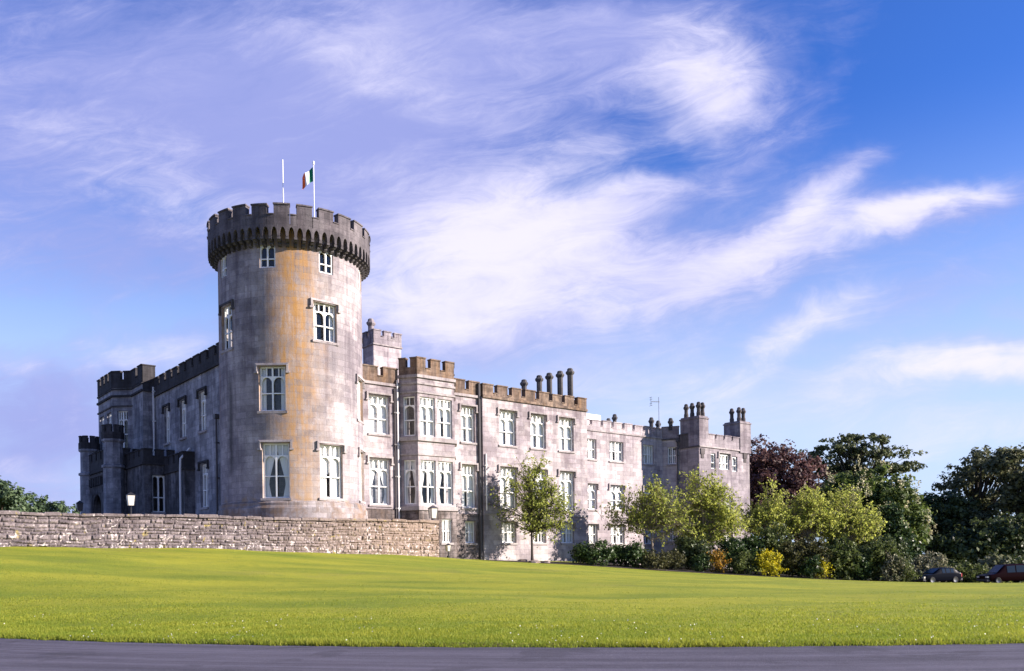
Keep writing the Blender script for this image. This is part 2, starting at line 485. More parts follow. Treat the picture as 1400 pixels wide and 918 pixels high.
M['lf_shrub'] = leaf_mat('shrub foliage', (0.02, 0.04, 0.012), (0.075, 0.12, 0.035), 0.3, 0.4)
M['lf_mid'] = leaf_mat('mid green shrub foliage', (0.05, 0.075, 0.02), (0.15, 0.18, 0.05), 0.35)
M['lf_grey'] = leaf_mat('grey green foliage', (0.10, 0.12, 0.06), (0.30, 0.30, 0.18), 0.3)
M['lf_yellow'] = leaf_mat('yellow blossom foliage', (0.20, 0.22, 0.02), (0.80, 0.66, 0.02), 0.35)
M['lf_orange'] = leaf_mat('orange blossom foliage', (0.07, 0.09, 0.02), (0.60, 0.30, 0.03), 0.35)
M['lf_pink'] = leaf_mat('pale pink blossom foliage', (0.05, 0.07, 0.03), (0.40, 0.37, 0.24), 0.3)
M['lf_brown'] = leaf_mat('bronze shrub foliage', (0.04, 0.045, 0.016), (0.13, 0.125, 0.045), 0.3)
M['lf_far'] = leaf_mat('distant tree foliage', (0.05, 0.085, 0.045), (0.13, 0.18, 0.09), 0.3)
M['grassblade'] = leaf_mat('grass blades', (0.16, 0.23, 0.02), (0.40, 0.40, 0.05), 0.5)
M['daisy'] = leaf_mat('daisy petals', (0.7, 0.7, 0.6), (0.8, 0.8, 0.72), 0.2)


def lawn_mat():
    m, T = mat('lawn grass')
    pos = T.n('ShaderNodeNewGeometry').outputs['Position']
    st = T.vm('MULTIPLY', pos, (0.35, 1.0, 1.0))
    a = T.noise(st, 0.30, 4, 0.6, 0.5)
    b = T.noise(pos, 1.6, 5, 0.65)
    c_ = T.noise(pos, 9, 6, 0.75)
    d = T.noise(pos, 60, 3, 0.7)
    c = T.mix(T.mr(a, 0.32, 0.68), (0.150, 0.195, 0.020), (0.285, 0.285, 0.028))
    mow = T.noise(T.vm('MULTIPLY', pos, (0.06, 0.55, 0.0)), 1.0, 5, 0.6, 0.4)
    c = T.mix(T.m('MULTIPLY', T.mr(mow, 0.44, 0.66), 0.42), c, (0.335, 0.325, 0.035))
    c = T.mix(T.m('MULTIPLY', T.mr(mow, 0.48, 0.32), 0.34), c, (0.105, 0.150, 0.018))
    c = T.mix(T.m('MULTIPLY', T.mr(b, 0.5, 0.72), 0.45), c, (0.120, 0.175, 0.022))
    c = T.mix(T.m('MULTIPLY', T.mr(c_, 0.52, 0.72), 0.5), c, (0.31, 0.29, 0.045))
    px, py, pz = T.xyz(pos)
    ed = T.m('SUBTRACT', py, T.m('ADD', 15.55, T.m('ADD', T.m('MULTIPLY', px, -0.155), T.m('MULTIPLY', T.m('MULTIPLY', px, px), 0.0122))))
    dirt = T.m('ADD', ed, T.m('MULTIPLY', T.m('SUBTRACT', T.noise(pos, 1.1, 5, 0.7), 0.5), 1.6))
    c = T.mix(T.m('MULTIPLY', T.mr(dirt, 0.55, 0.15), 0.85), c, (0.075, 0.055, 0.03))
    worn = T.m('MULTIPLY', T.mr(T.noise(pos, 0.16, 4, 0.6, 0.5), 0.56, 0.66), T.mr(c_, 0.40, 0.62))
    c = T.mix(T.m('MULTIPLY', worn, 0.5), c, (0.22, 0.185, 0.06))
    v = T.m('ADD', 0.62, T.m('ADD', T.m('MULTIPLY', c_, 0.42), T.m('MULTIPLY', d, 0.34)))
    c = T.mix(1.0, c, T.cxyz(v, v, v), 'MULTIPLY')
    h = T.m('ADD', T.m('MULTIPLY', c_, 1.0), T.m('ADD', T.m('MULTIPLY', d, 0.5), T.m('MULTIPLY', b, 1.0)))
    finish(T, c, 0.9, h, 0.55, 0.07, 0.15)
    return m


def road_mat():
    m, T = mat('asphalt')
    pos = T.n('ShaderNodeNewGeometry').outputs['Position']
    px, py, pz = T.xyz(pos)
    # wheel tracks follow the road's own curve
    along = T.m('SUBTRACT', py, T.m('ADD', T.m('MULTIPLY', px, -0.155), T.m('MULTIPLY', T.m('MULTIPLY', px, px), 0.0120)))
    lane = T.cxyz(T.m('MULTIPLY', px, 0.10), T.m('MULTIPLY', along, 2.0), 0.0)
    a = T.noise(lane, 1.0, 5, 0.65, 0.3)
    g = T.noise(pos, 45, 4, 0.75)
    b = T.noise(pos, 2.2, 4, 0.6)
    c = T.mix(T.mr(a, 0.30, 0.74), (0.060, 0.055, 0.074), (0.118, 0.109, 0.143))
    c = T.mix(T.m('MULTIPLY', T.mr(T.noise(pos, 14, 5, 0.8), 0.56, 0.70), 0.6), c, (0.23, 0.215, 0.24))
    c = T.mix(T.m('MULTIPLY', T.mr(T.noise(pos, 0.55, 5, 0.65, 0.6), 0.55, 0.62), 0.45), c, (0.040, 0.037, 0.048))
    v = T.m('ADD', 0.35, T.m('ADD', T.m('MULTIPLY', g, 0.9), T.m('MULTIPLY', b, 0.4)))
    c = T.mix(1.0, c, T.cxyz(v, v, v), 'MULTIPLY')
    finish(T, c, 0.85, g, 0.9, 0.02, 0.25)
    return m


def rubble_mat():
    m, T = mat('rubble wall stone')
    uv = T.n('ShaderNodeTexCoord').outputs['UV']
    pos = T.n('ShaderNodeNewGeometry').outputs['Position']
    at = T.n('ShaderNodeAttribute', attribute_name='tint').outputs['Fac']
    med = T.noise(pos, 1.1, 5, 0.65, 0.4)
    fine = T.noise(pos, 9, 6, 0.7, 0.5)
    lich = T.noise(pos, 3.6, 5, 0.62, 1.2)
    c = T.mix(at, (0.105, 0.088, 0.094), (0.25, 0.21, 0.21))
    c = T.mix(T.m('MULTIPLY', T.mr(med, 0.46, 0.66), 0.7), c, (0.085, 0.068, 0.07))
    u, v, _ = T.xyz(uv)
    warm = T.m('MULTIPLY', T.mr(u, -8.0, 7.0), 0.38)
    c = T.mix(warm, c, (0.42, 0.30, 0.20))
    w = T.m('ADD', lich, T.m('MULTIPLY', T.m('SUBTRACT', 0.62, T.m('MULTIPLY', v, 0.28)), 0.10))
    c = T.mix(T.m('MULTIPLY', T.mr(w, 0.545, 0.62), 0.75), c, (0.66, 0.59, 0.57))
    c = T.mix(T.m('MULTIPLY', T.mr(T.noise(pos, 2.6, 4, 0.6, 0.6), 0.62, 0.70), 0.7), c, (0.30, 0.24, 0.06))
    vv = T.m('ADD', 0.30, T.m('MULTIPLY', fine, 1.4))
    c = T.mix(1.0, c, T.cxyz(vv, vv, vv), 'MULTIPLY')
    finish(T, c, 0.95, fine, 0.8, 0.05, 0.15)
    return m


M['lawn'] = lawn_mat()
M['road'] = road_mat()
M['rubble'] = rubble_mat()


# ------------------------------------------------------------------ object helpers
def tag(o, label=None, cat=None, group=None, kind=None):
    if label:
        o['label'] = label
    if cat:
        o['category'] = cat
    if group:
        o['group'] = group
    if kind:
        o['kind'] = kind
    return o


ORG = {}


def thing(name, label, cat, loc, group=None):
    o = bpy.data.objects.new(name, None)
    o.empty_display_size = 0.5
    COL.objects.link(o)
    o.location = loc
    ORG[o.name] = np.array(loc, float)
    return tag(o, label, cat, group)


def origin_of(o):
    while o is not None:
        if o.name in ORG:
            return ORG[o.name]
        o = o.parent
    return np.zeros(3)


class MB:
    def __init__(s):
        s.v, s.f, s.uv, s.n = [], [], [], 0

    def face(s, pts, uv=None):
        k = len(pts)
        s.v.extend([tuple(map(float, p)) for p in pts])
        s.f.append(tuple(range(s.n, s.n + k)))
        s.n += k
        if uv is None:
            a = np.array(pts, float)
            nn = np.zeros(3)
            for i in range(k):
                nn += np.cross(a[i], a[(i + 1) % k])
            ln = np.linalg.norm(nn)
            nn = nn / ln if ln > 1e-12 else np.array([0, 0, 1.0])
            if abs(nn[2]) > 0.8:
                uv = [(p[0], p[1]) for p in a]
            else:
                t = np.array([-nn[1], nn[0]])
                t /= np.linalg.norm(t)
                uv = [(float(p[0] * t[0] + p[1] * t[1]), float(p[2])) for p in a]
        s.uv.extend(uv)

    def hexa(s, c):
        """eight corners: bottom four counter-clockwise, then top four"""
        for q in ((3, 2, 1, 0), (4, 5, 6, 7), (0, 1, 5, 4), (1, 2, 6, 5), (2, 3, 7, 6), (3, 0, 4, 7)):
            s.face([c[i] for i in q])

    def box(s, mp, s0, s1, z0, z1, d0, d1):
        """a box in wall coordinates: s along, z up, d outward (d0 < d1)"""
        c = [mp(s0, z0, d1), mp(s1, z0, d1), mp(s1, z0, d0), mp(s0, z0, d0), mp(s0, z1, d1), mp(s1, z1, d1), mp(s1, z1, d0), mp(s0, z1, d0)]
        s.hexa(c)

    def wbox(s, x0, x1, y0, y1, z0, z1):
        s.hexa([(x0, y0, z0), (x1, y0, z0), (x1, y1, z0), (x0, y1, z0), (x0, y0, z1), (x1, y0, z1), (x1, y1, z1), (x0, y1, z1)])

    def prism(s, mp, poly, d0, d1):
        """polygon (s, z) counter-clockwise as seen from outside, from depth d0 to d1"""
        k = len(poly)
        s.face([mp(a, b, d1) for a, b in poly])
        s.face([mp(a, b, d0) for a, b in reversed(poly)])
        for i in range(k):
            a, b = poly[i], poly[(i + 1) % k]
            s.face([mp(*a, d1), mp(*a, d0), mp(*b, d0), mp(*b, d1)])

    def tube(s, pts, radii, sides=8, caps=True):
        pts = [np.array(p, float) for p in pts]
        rings = []
        for i, p in enumerate(pts):
            t = pts[min(i + 1, len(pts) - 1)] - pts[max(i - 1, 0)]
            t = t / (np.linalg.norm(t) + 1e-9)
            a = np.array([1.0, 0, 0]) if abs(t[0]) < 0.8 else np.array([0, 1.0, 0])
            e1 = np.cross(t, a)
            e1 /= np.linalg.norm(e1)
            e2 = np.cross(t, e1)
            r = radii[i] if hasattr(radii, '__len__') else radii
            rings.append([p + r * (math.cos(q) * e1 + math.sin(q) * e2) for q in np.linspace(0, 2 * math.pi, sides, endpoint=False)])
        for i in range(len(rings) - 1):
            for j in range(sides):
                k = (j + 1) % sides
                s.face([rings[i][j], rings[i][k], rings[i + 1][k], rings[i + 1][j]])
        if caps:
            s.face(list(reversed(rings[0])))
            s.face(rings[-1])

    def lathe(s, c, prof, sides=12, rot=0.0):
        """prof: (radius, z) from the bottom up about the vertical through c"""
        ang = np.linspace(0, 2 * math.pi, sides, endpoint=False) + rot
        R_ = [[(c[0] + r * math.cos(a), c[1] + r * math.sin(a), z) for a in ang] for r, z in prof]
        for i in range(len(R_) - 1):
            for j in range(sides):
                k = (j + 1) % sides
                s.face([R_[i][j], R_[i][k], R_[i + 1][k], R_[i + 1][j]])
        s.face(list(reversed(R_[0])))
        s.face(R_[-1])

    def build(s, name, m, parent=None, weld=True, smooth=False):
        org = origin_of(parent) if parent is not None else np.zeros(3)
        me = bpy.data.meshes.new(name)
        v = np.array(s.v, float) - org
        if weld:
            key = np.round(v, 4)
            _, first, inv = np.unique(key, axis=0, return_index=True, return_inverse=True)
            inv = inv.ravel()
            vv = v[first]
            fs, keep = [], []
            i = 0
            for f in s.f:
                g = [int(inv[q]) for q in f]
                if len(set(g)) == len(g):
                    fs.append(g)
                    keep.extend(range(i, i + len(f)))
                i += len(f)
            uvs = np.array(s.uv, np.float32)[keep]
            me.from_pydata(vv.tolist(), [], fs)
        else:
            uvs = np.array(s.uv, np.float32)
            me.from_pydata(v.tolist(), [], s.f)
        l = me.uv_layers.new(name='UVMap')
        l.data.foreach_set('uv', uvs.ravel())
        me.materials.append(m)
        if smooth:
            me.polygons.foreach_set('use_smooth', np.ones(len(me.polygons), bool))
        me.update()
        o = bpy.data.objects.new(name, me)
        COL.objects.link(o)
        if parent is not None:
            o.parent = parent
        return o


def flat(base, axis, nrm):
    """wall coordinates of a flat wall through the point base (2D)"""
    base, axis, nrm = (np.array(q, float) for q in (base, axis, nrm))

    def mp(s, z, d=0.0):
        p = base + axis * s + nrm * d
        return (p[0], p[1], z)
    mp.flip = bool(np.dot([axis[1], -axis[0]], nrm) < 0)
    mp.step = 99.0
    mp.uvo = 0.0
    return mp


def drum(c, r, sgn=1):
    """wall coordinates of a round wall; s = arc length from the point facing -Y, growing toward +X"""
    def mp(s, z, d=0.0):
        a = s / r
        return (c[0] + (r + d) * math.sin(a), c[1] - (r + d) * math.cos(a), z)
    mp.flip = False
    mp.step = r * RAD(3.0)
    mp.uvo = 0.0
    return mp


def flipped(mp):
    """the same wall with s mirrored, so that s grows to the right as seen from outside"""
    if not mp.flip:
        return mp, (lambda a, b: (a, b))

    def m2(s, z, d=0.0):
        return mp(-s, z, d)
    m2.flip = False
    m2.step = mp.step
    return m2, (lambda a, b: (-b, -a))


def wall_face(mb, mp, s0, s1, z0, z1, opens=(), reveal=0.35):
    mp, fx = flipped(mp)
    s0, s1 = fx(s0, s1)
    ops = [(*fx(o[0], o[1]), o[2], o[3]) for o in opens]
    ss = {s0, s1}
    zs = {z0, z1}
    for a, b, c, d in ops:
        ss |= {a, b}
        zs |= {c, d}
    if mp.step < 50:
        k = int(math.ceil((s1 - s0) / mp.step))
        for q in np.linspace(s0, s1, k + 1):
            if min(abs(q - e) for e in ss) > 0.06:
                ss.add(float(q))
    ss, zs = sorted(ss), sorted(zs)

    def hole(a, b, c, d):
        m_, n_ = (a + b) / 2, (c + d) / 2
        return any(o[0] < m_ < o[1] and o[2] < n_ < o[3] for o in ops)
    for i in range(len(ss) - 1):
        for j in range(len(zs) - 1):
            a, b, c, d = ss[i], ss[i + 1], zs[j], zs[j + 1]
            if not hole(a, b, c, d):
                mb.face([mp(a, c), mp(b, c), mp(b, d), mp(a, d)], [(a, c), (b, c), (b, d), (a, d)])
    for a, b, c, d in ops:
        r = -reveal
        cut = [q for q in ss if a <= q <= b]
        zc = [q for q in zs if c <= q <= d]
        for i in range(len(cut) - 1):
            p, q = cut[i], cut[i + 1]
            mb.face([mp(p, c), mp(p, c, r), mp(q, c, r), mp(q, c)])
            mb.face([mp(p, d, r), mp(p, d), mp(q, d), mp(q, d, r)])
        for i in range(len(zc) - 1):
            p, q = zc[i], zc[i + 1]
            mb.face([mp(a, p), mp(a, q), mp(a, q, r), mp(a, p, r)], [(0, p), (0, q), (reveal, q), (reveal, p)])
            mb.face([mp(b, p, r), mp(b, q, r), mp(b, q), mp(b, p)], [(reveal, p), (reveal, q), (0, q), (0, p)])


def arch_pts(a, b, zs, zt, k=6):
    """a pointed arch from (a, zs) over (mid, zt) to (b, zs)"""
    mid = (a + b) / 2
    L = [(a + (mid - a) * (1 - math.cos(t)), zs + (zt - zs) * math.sin(t)) for t in np.linspace(0, math.pi / 2, k)]
    L = [(p[0], zs + (zt - zs) * (abs(p[1] - zs) / (zt - zs)) ** 0.92) for p in L]
    Rr = [(b - (p[0] - a), p[1]) for p in reversed(L)]
    return L, Rr


def bars(mb, mp, a, b, z0, z1, d0, d1, w=0.07, arch_at=None):
    """a timber light: border bars, and pointed spandrels under arch_at"""
    mb.box(mp, a, a + w, z0, z1, d0, d1)
    mb.box(mp, b - w, b, z0, z1, d0, d1)


WCOUNT = [0]
JR = np.random.default_rng(99)


def window(parent, mp, s0, s1, z0, z1, style='tall', hood=True, sill=True, depth=0.35, curtain='white', hoodmat='trim', lights=2, name='window', gap=0.16, label=None):
    """a timber window of pointed lights set in a stone reveal; frame is the part, the rest sub-parts"""
    mp, fx = flipped(mp)
    s0, s1 = fx(s0, s1)
    WCOUNT[0] += 1
    f0, f1 = -depth + 0.03, -depth + 0.13
    F = MB()
    b = 0.085
    wd, ht = s1 - s0, z1 - z0
    F.box(mp, s0, s0 + b, z0, z1, f0, f1)
    F.box(mp, s1 - b, s1, z0, z1, f0, f1)
    F.box(mp, s0 + b, s1 - b, z1 - b, z1, f0, f1)
    F.box(mp, s0 + b, s1 - b, z0, z0 + b, f0, f1)
    ia, ib = s0 + b, s1 - b
    mw = 0.10
    lw_ = ((ib - ia) - mw * (lights - 1)) / lights
    edges = [(ia + i * (lw_ + mw), ia + i * (lw_ + mw) + lw_) for i in range(lights)]
    for i in range(lights - 1):
        F.box(mp, edges[i][1], edges[i + 1][0], z0 + b, z1 - b, f0 - 0.004, f1 + 0.02)
    zt = z1 - b
    if style == 'tall':
        zs = z1 - 0.215 * ht
        for (p, q) in edges:
            F.box(mp, p, q, zs - 0.05, zs, f0, f1)
            F.box(mp, (p + q) / 2 - 0.03, (p + q) / 2 + 0.03, zs, zt, f0, f1 - 0.02)
        zt = zs - 0.05
    if style in ('tall', 'gothic', 'small'):
        rise = min(0.5 * lw_ * 1.15, 0.45 * ht)
        for (p, q) in edges:
            L, Rr = arch_pts(p, q, zt - rise - 0.02, zt - 0.02)
            F.prism(mp, [(p, zt)] + L + [((p + q) / 2, zt)], f0, f1 - 0.01)
            F.prism(mp, [((p + q) / 2, zt)] + Rr + [(q, zt)], f0, f1 - 0.01)
    zm = z0 + ht * (0.40 if style != 'sash' else 0.5)
    for (p, q) in edges:
        F.box(mp, p, q, zm - 0.035, zm + 0.035, f0, f1 - 0.015)
        if style == 'sash':
            F.box(mp, (p + q) / 2 - 0.02, (p + q) / 2 + 0.02, z0 + b, z1 - b, f0, f1 - 0.03)
    fr = F.build(name, M['white'], parent, weld=False)
    if label:
        fr['label'] = label
    G = MB()
    g = f0 - 0.006
    G.face([mp(s0, z0, g), mp(s1, z0, g), mp(s1, z1, g), mp(s0, z1, g)])
    G.build('pane', M['glass'], fr)
    gap = gap * float(JR.uniform(0.35, 1.5))
    part_at = float(JR.uniform(0.30, 0.62))
    tie = float(JR.uniform(0.28, 0.40))
    if curtain:
        for side in (0, 1):
            Cc = MB()
            K, J = 14, 12
            mid = (s0 + s1) / 2
            d = f0 - 0.075
            grid = []
            for j in range(J + 1):
                t = j / J
                z = z0 + 0.02 + (ht - 0.02) * t
                if curtain == 'white':      # drawn above, a slit below
                    inner = gap
                    inner = inner if t < part_at else -0.03
                elif curtain == 'tied':      # tied back at a third of the height
                    inner = (tie * wd) * (1 - abs(t - 0.28) / 0.28 * 0.35 if t < 0.28 else (1 - (t - 0.28) / 0.62) if t < 0.9 else -0.02)
                    inner = max(inner, -0.02)
                else:                        # narrow drapes at the sides
                    inner = 0.30 * wd
                row = []
                for k in range(K + 1):
                    q = k / K
                    if side == 0:
                        x = s0 - 0.1 + (mid - inner - s0 + 0.1) * q
                    else:
                        x = s1 + 0.1 - (s1 + 0.1 - mid - inner) * q
                    row.append(mp(x, z, d + 0.022 * math.sin(q * 34 + j * 0.15) - 0.02 * side))
                grid.append(row)
            for j in range(J):
                for k in range(K):
                    q = [grid[j][k], grid[j][k + 1], grid[j + 1][k + 1], grid[j + 1][k]]
                    Cc.face(q if side == 0 else q[::-1])
            Cc.build('curtain', M['curtain'], fr, smooth=True)
    if sill:
        S = MB()
        S.box(mp, s0 - 0.10, s1 + 0.10, z0 - 0.16, z0 - 0.003, -depth + 0.02, 0.10)
        S.build('sill', M['trim'], fr)
    if hood:
        H = MB()
        ho = 0.20
        o0, o1 = s0 - ho, s1 + ho
        zt2 = z1 + 0.20
        poly = [(o0, z1 - 0.32), (o0 + 0.13, z1 - 0.32), (o0 + 0.13, z1 + 0.06), (o1 - 0.13, z1 + 0.06), (o1 - 0.13, z1 - 0.32), (o1, z1 - 0.32), (o1, zt2), (o0, zt2)]
        k = 1
        H.prism(mp, poly, -0.02, 0.13)
        H.box(mp, o0 - 0.07, o0 + 0.17, z1 - 0.44, z1 - 0.325, -0.02, 0.15)
        H.box(mp, o1 - 0.17, o1 + 0.07, z1 - 0.44, z1 - 0.325, -0.02, 0.15)
        H.build('hood_mould', M[hoodmat], fr, weld=False)
    return fr


def crenel(mb, mp, s0, s1, z0, zg, zt, mer, gapw, th=0.4, first=True, out=0.0):
    """a battlement: one strip with merlons, capped by a slightly wider top"""
    mp, fx = flipped(mp)
    s0, s1 = fx(s0, s1)
    n_ = max(1, int(round((s1 - s0 + gapw) / (mer + gapw))))
    k = (s1 - s0) / (n_ * mer + (n_ - 1) * gapw)
    mer, gapw = mer * k, gapw * k
    d1, d0 = out, out - th
    cap = 0.09
    ov = 0.035
    cells = []
    x = s0
    cut = [s0]
    for i in range(2 * n_ - 2):
        cut.append(s0 + (i // 2 + 1) * mer + ((i + 1) // 2) * gapw + float(JR.normal(0, 0.022)))
    cut.append(s1)
    for i in range(2 * n_ - 1):
        cells.append((cut[i], cut[i + 1], (zt if i % 2 == 0 else zg) + float(JR.normal(0, 0.016))))
    fine = []
    for a, b, z in cells:
        kk = max(1, int(math.ceil((b - a) / mp.step)))
        for q in range(kk):
            fine.append((a + (b - a) * q / kk, a + (b - a) * (q + 1) / kk, z))
    for i, (a, b, z) in enumerate(fine):
        jit = 0
        mb.face([mp(a, z0, d1), mp(b, z0, d1), mp(b, z, d1), mp(a, z, d1)], [(a, z0), (b, z0), (b, z), (a, z)])
        mb.face([mp(b, z0, d0), mp(a, z0, d0), mp(a, z, d0), mp(b, z, d0)])
        mb.face([mp(a, z, d1), mp(b, z, d1), mp(b, z, d0), mp(a, z, d0)])
        mb.face([mp(a, z0, d0), mp(b, z0, d0), mp(b, z0, d1), mp(a, z0, d1)])
        zl = fine[i - 1][2] if i else z0
        zr = fine[i + 1][2] if i < len(fine) - 1 else z0
        if zl < z - 0.01:
            mb.face([mp(a, zl, d0), mp(a, zl, d1), mp(a, z, d1), mp(a, z, d0)])
        if zr < z - 0.01:
            mb.face([mp(b, zr, d1), mp(b, zr, d0), mp(b, z, d0), mp(b, z, d1)])
        # cap mould, each a strip proud of the merlon or gap it covers
    out_caps = []
    for a, b, z in cells:
        top = abs(z - zt) < abs(z - zg)
        e = ov if top else -0.012
        kk = max(1, int(math.ceil((b - a) / mp.step)))
        for q in range(kk):
            aa = a + (b - a) * q / kk - (e if q == 0 else 0)
            bb = a + (b - a) * (q + 1) / kk + (e if q == kk - 1 else 0)
            mb.box(mp, aa, bb, z + 0.004, z + 0.004 + cap * (1 if top else 0.7), d0 - ov, d1 + ov * 1.6)


def string_course(parent, mp, s0, s1, z, h=0.16, out=0.12, m='trim', name='string_course'):
    b = MB()
    mp2, fx = flipped(mp)
    s0, s1 = fx(s0, s1)
    kk = max(1, int(math.ceil((s1 - s0) / mp2.step)))
    for q in range(kk):
        a, c = s0 + (s1 - s0) * q / kk, s0 + (s1 - s0) * (q + 1) / kk
        b.prism_s = None
        b.box(mp2, a, c, z - h / 2, z + h / 2, -0.05, out)
    return b.build(name, M[m], parent)


def prism_xy(mb, poly, z0, z1):
    """a vertical prism over a plan polygon (counter-clockwise)"""
    k = len(poly)
    mb.face([(*p, z1) for p in poly])
    mb.face([(*p, z0) for p in reversed(poly)])
    for i in range(k):
        a, b = poly[i], poly[(i + 1) % k]
        mb.face([(*a, z0), (*b, z0), (*b, z1), (*a, z1)])


def wall_run(mb, poly, z0, z1, opens=None, closed=True, reveal=0.35, skip=()):
    """outer walls over a counter-clockwise plan; opens[i] lists openings on side i (s from its first corner)"""
    k = len(poly)
    for i in range(k if closed else k - 1):
        if i in skip:
            continue
        a, b = np.array(poly[i]), np.array(poly[(i + 1) % k])
        L = np.linalg.norm(b - a)
        ax = (b - a) / L
        mp = flat(a, ax, (ax[1], -ax[0]))
        wall_face(mb, mp, 0, L, z0, z1, (opens or {}).get(i, ()), reveal)


def side(a, b):
    a, b = np.array(a, float), np.array(b, float)
    L = float(np.linalg.norm(b - a))
    ax = (b - a) / L
    return flat(a, ax, (ax[1], -ax[0])), L


# ------------------------------------------------------------------ ground
def ground_sheet():
    xs = np.concatenate([[-2500, -1200, -600, -300, -180], np.arange(-120, -40, 3.0), np.arange(-40, 60, 0.8), np.arange(60, 120, 3.0), [130, 180, 300, 600, 1200, 2500]])
    ts = np.concatenate([[-600, -200, -80, -30, -12, -4], np.arange(-1, 1.01, 0.125), np.arange(1.25, 12, 0.5), np.arange(12, 75, 0.9), np.arange(76, 140, 3), [150, 200, 320, 600, 1200, 2500]])
    X, T_ = np.meshgrid(xs, ts)
    Y = edge(X) + T_
    Z = np.zeros_like(X)
    for i in range(X.shape[0]):
        Z[i] = terrain(X[i], Y[i])
    nx = len(xs)
    v = np.c_[X.ravel(), Y.ravel(), Z.ravel()]
    f = []
    for j in range(len(ts) - 1):
        for i in range(nx - 1):
            a = j * nx + i
            f.append((a, a + 1, a + nx + 1, a + nx))
    me = bpy.data.meshes.new('lawn')
    me.from_pydata(v.tolist(), [], f)
    me.materials.append(M['lawn'])
    me.polygons.foreach_set('use_smooth', np.ones(len(f), bool))
    o = bpy.data.objects.new('lawn', me)
    COL.objects.link(o)
    tag(o, 'sunlit mown lawn rising from the road to the castle', None, None, 'structure')


ground_sheet()


def road_sheet():
    xs = np.concatenate([[-400, -200, -100, -60], np.arange(-40, 40.1, 1.0), [60, 100, 200, 400]])
    b = MB()
    for i in range(len(xs) - 1):
        for t0, t1 in ((-9.5, -6), (-6, -3), (-3, 0.12)):
            a, c = xs[i], xs[i + 1]
            ea, ec = float(edge(a)), float(edge(c))
            b.face([(a, ea + t0, 0), (c, ec + t0, 0), (c, ec + t1, 0), (a, ea + t1, 0)])
    o = b.build('road', M['road'], None)
    tag(o, 'grey asphalt drive along the foot of the lawn', None, None, 'structure')


road_sheet()
TZ = 3.8                                          # level of the terrace behind the rubble wall


def terrace():
    b = MB()
    poly = [GU(-46, 5.6), GU(7.6, 5.6), GU(7.6, -45), GU(-46, -45)]
    prism_xy(b, poly, 1.0, TZ)
    o = b.build('terrace', M['gravel'], None)
    tag(o, 'raised gravel terrace behind the rubble wall', None, None, 'structure')


terrace()
exec_parts = []


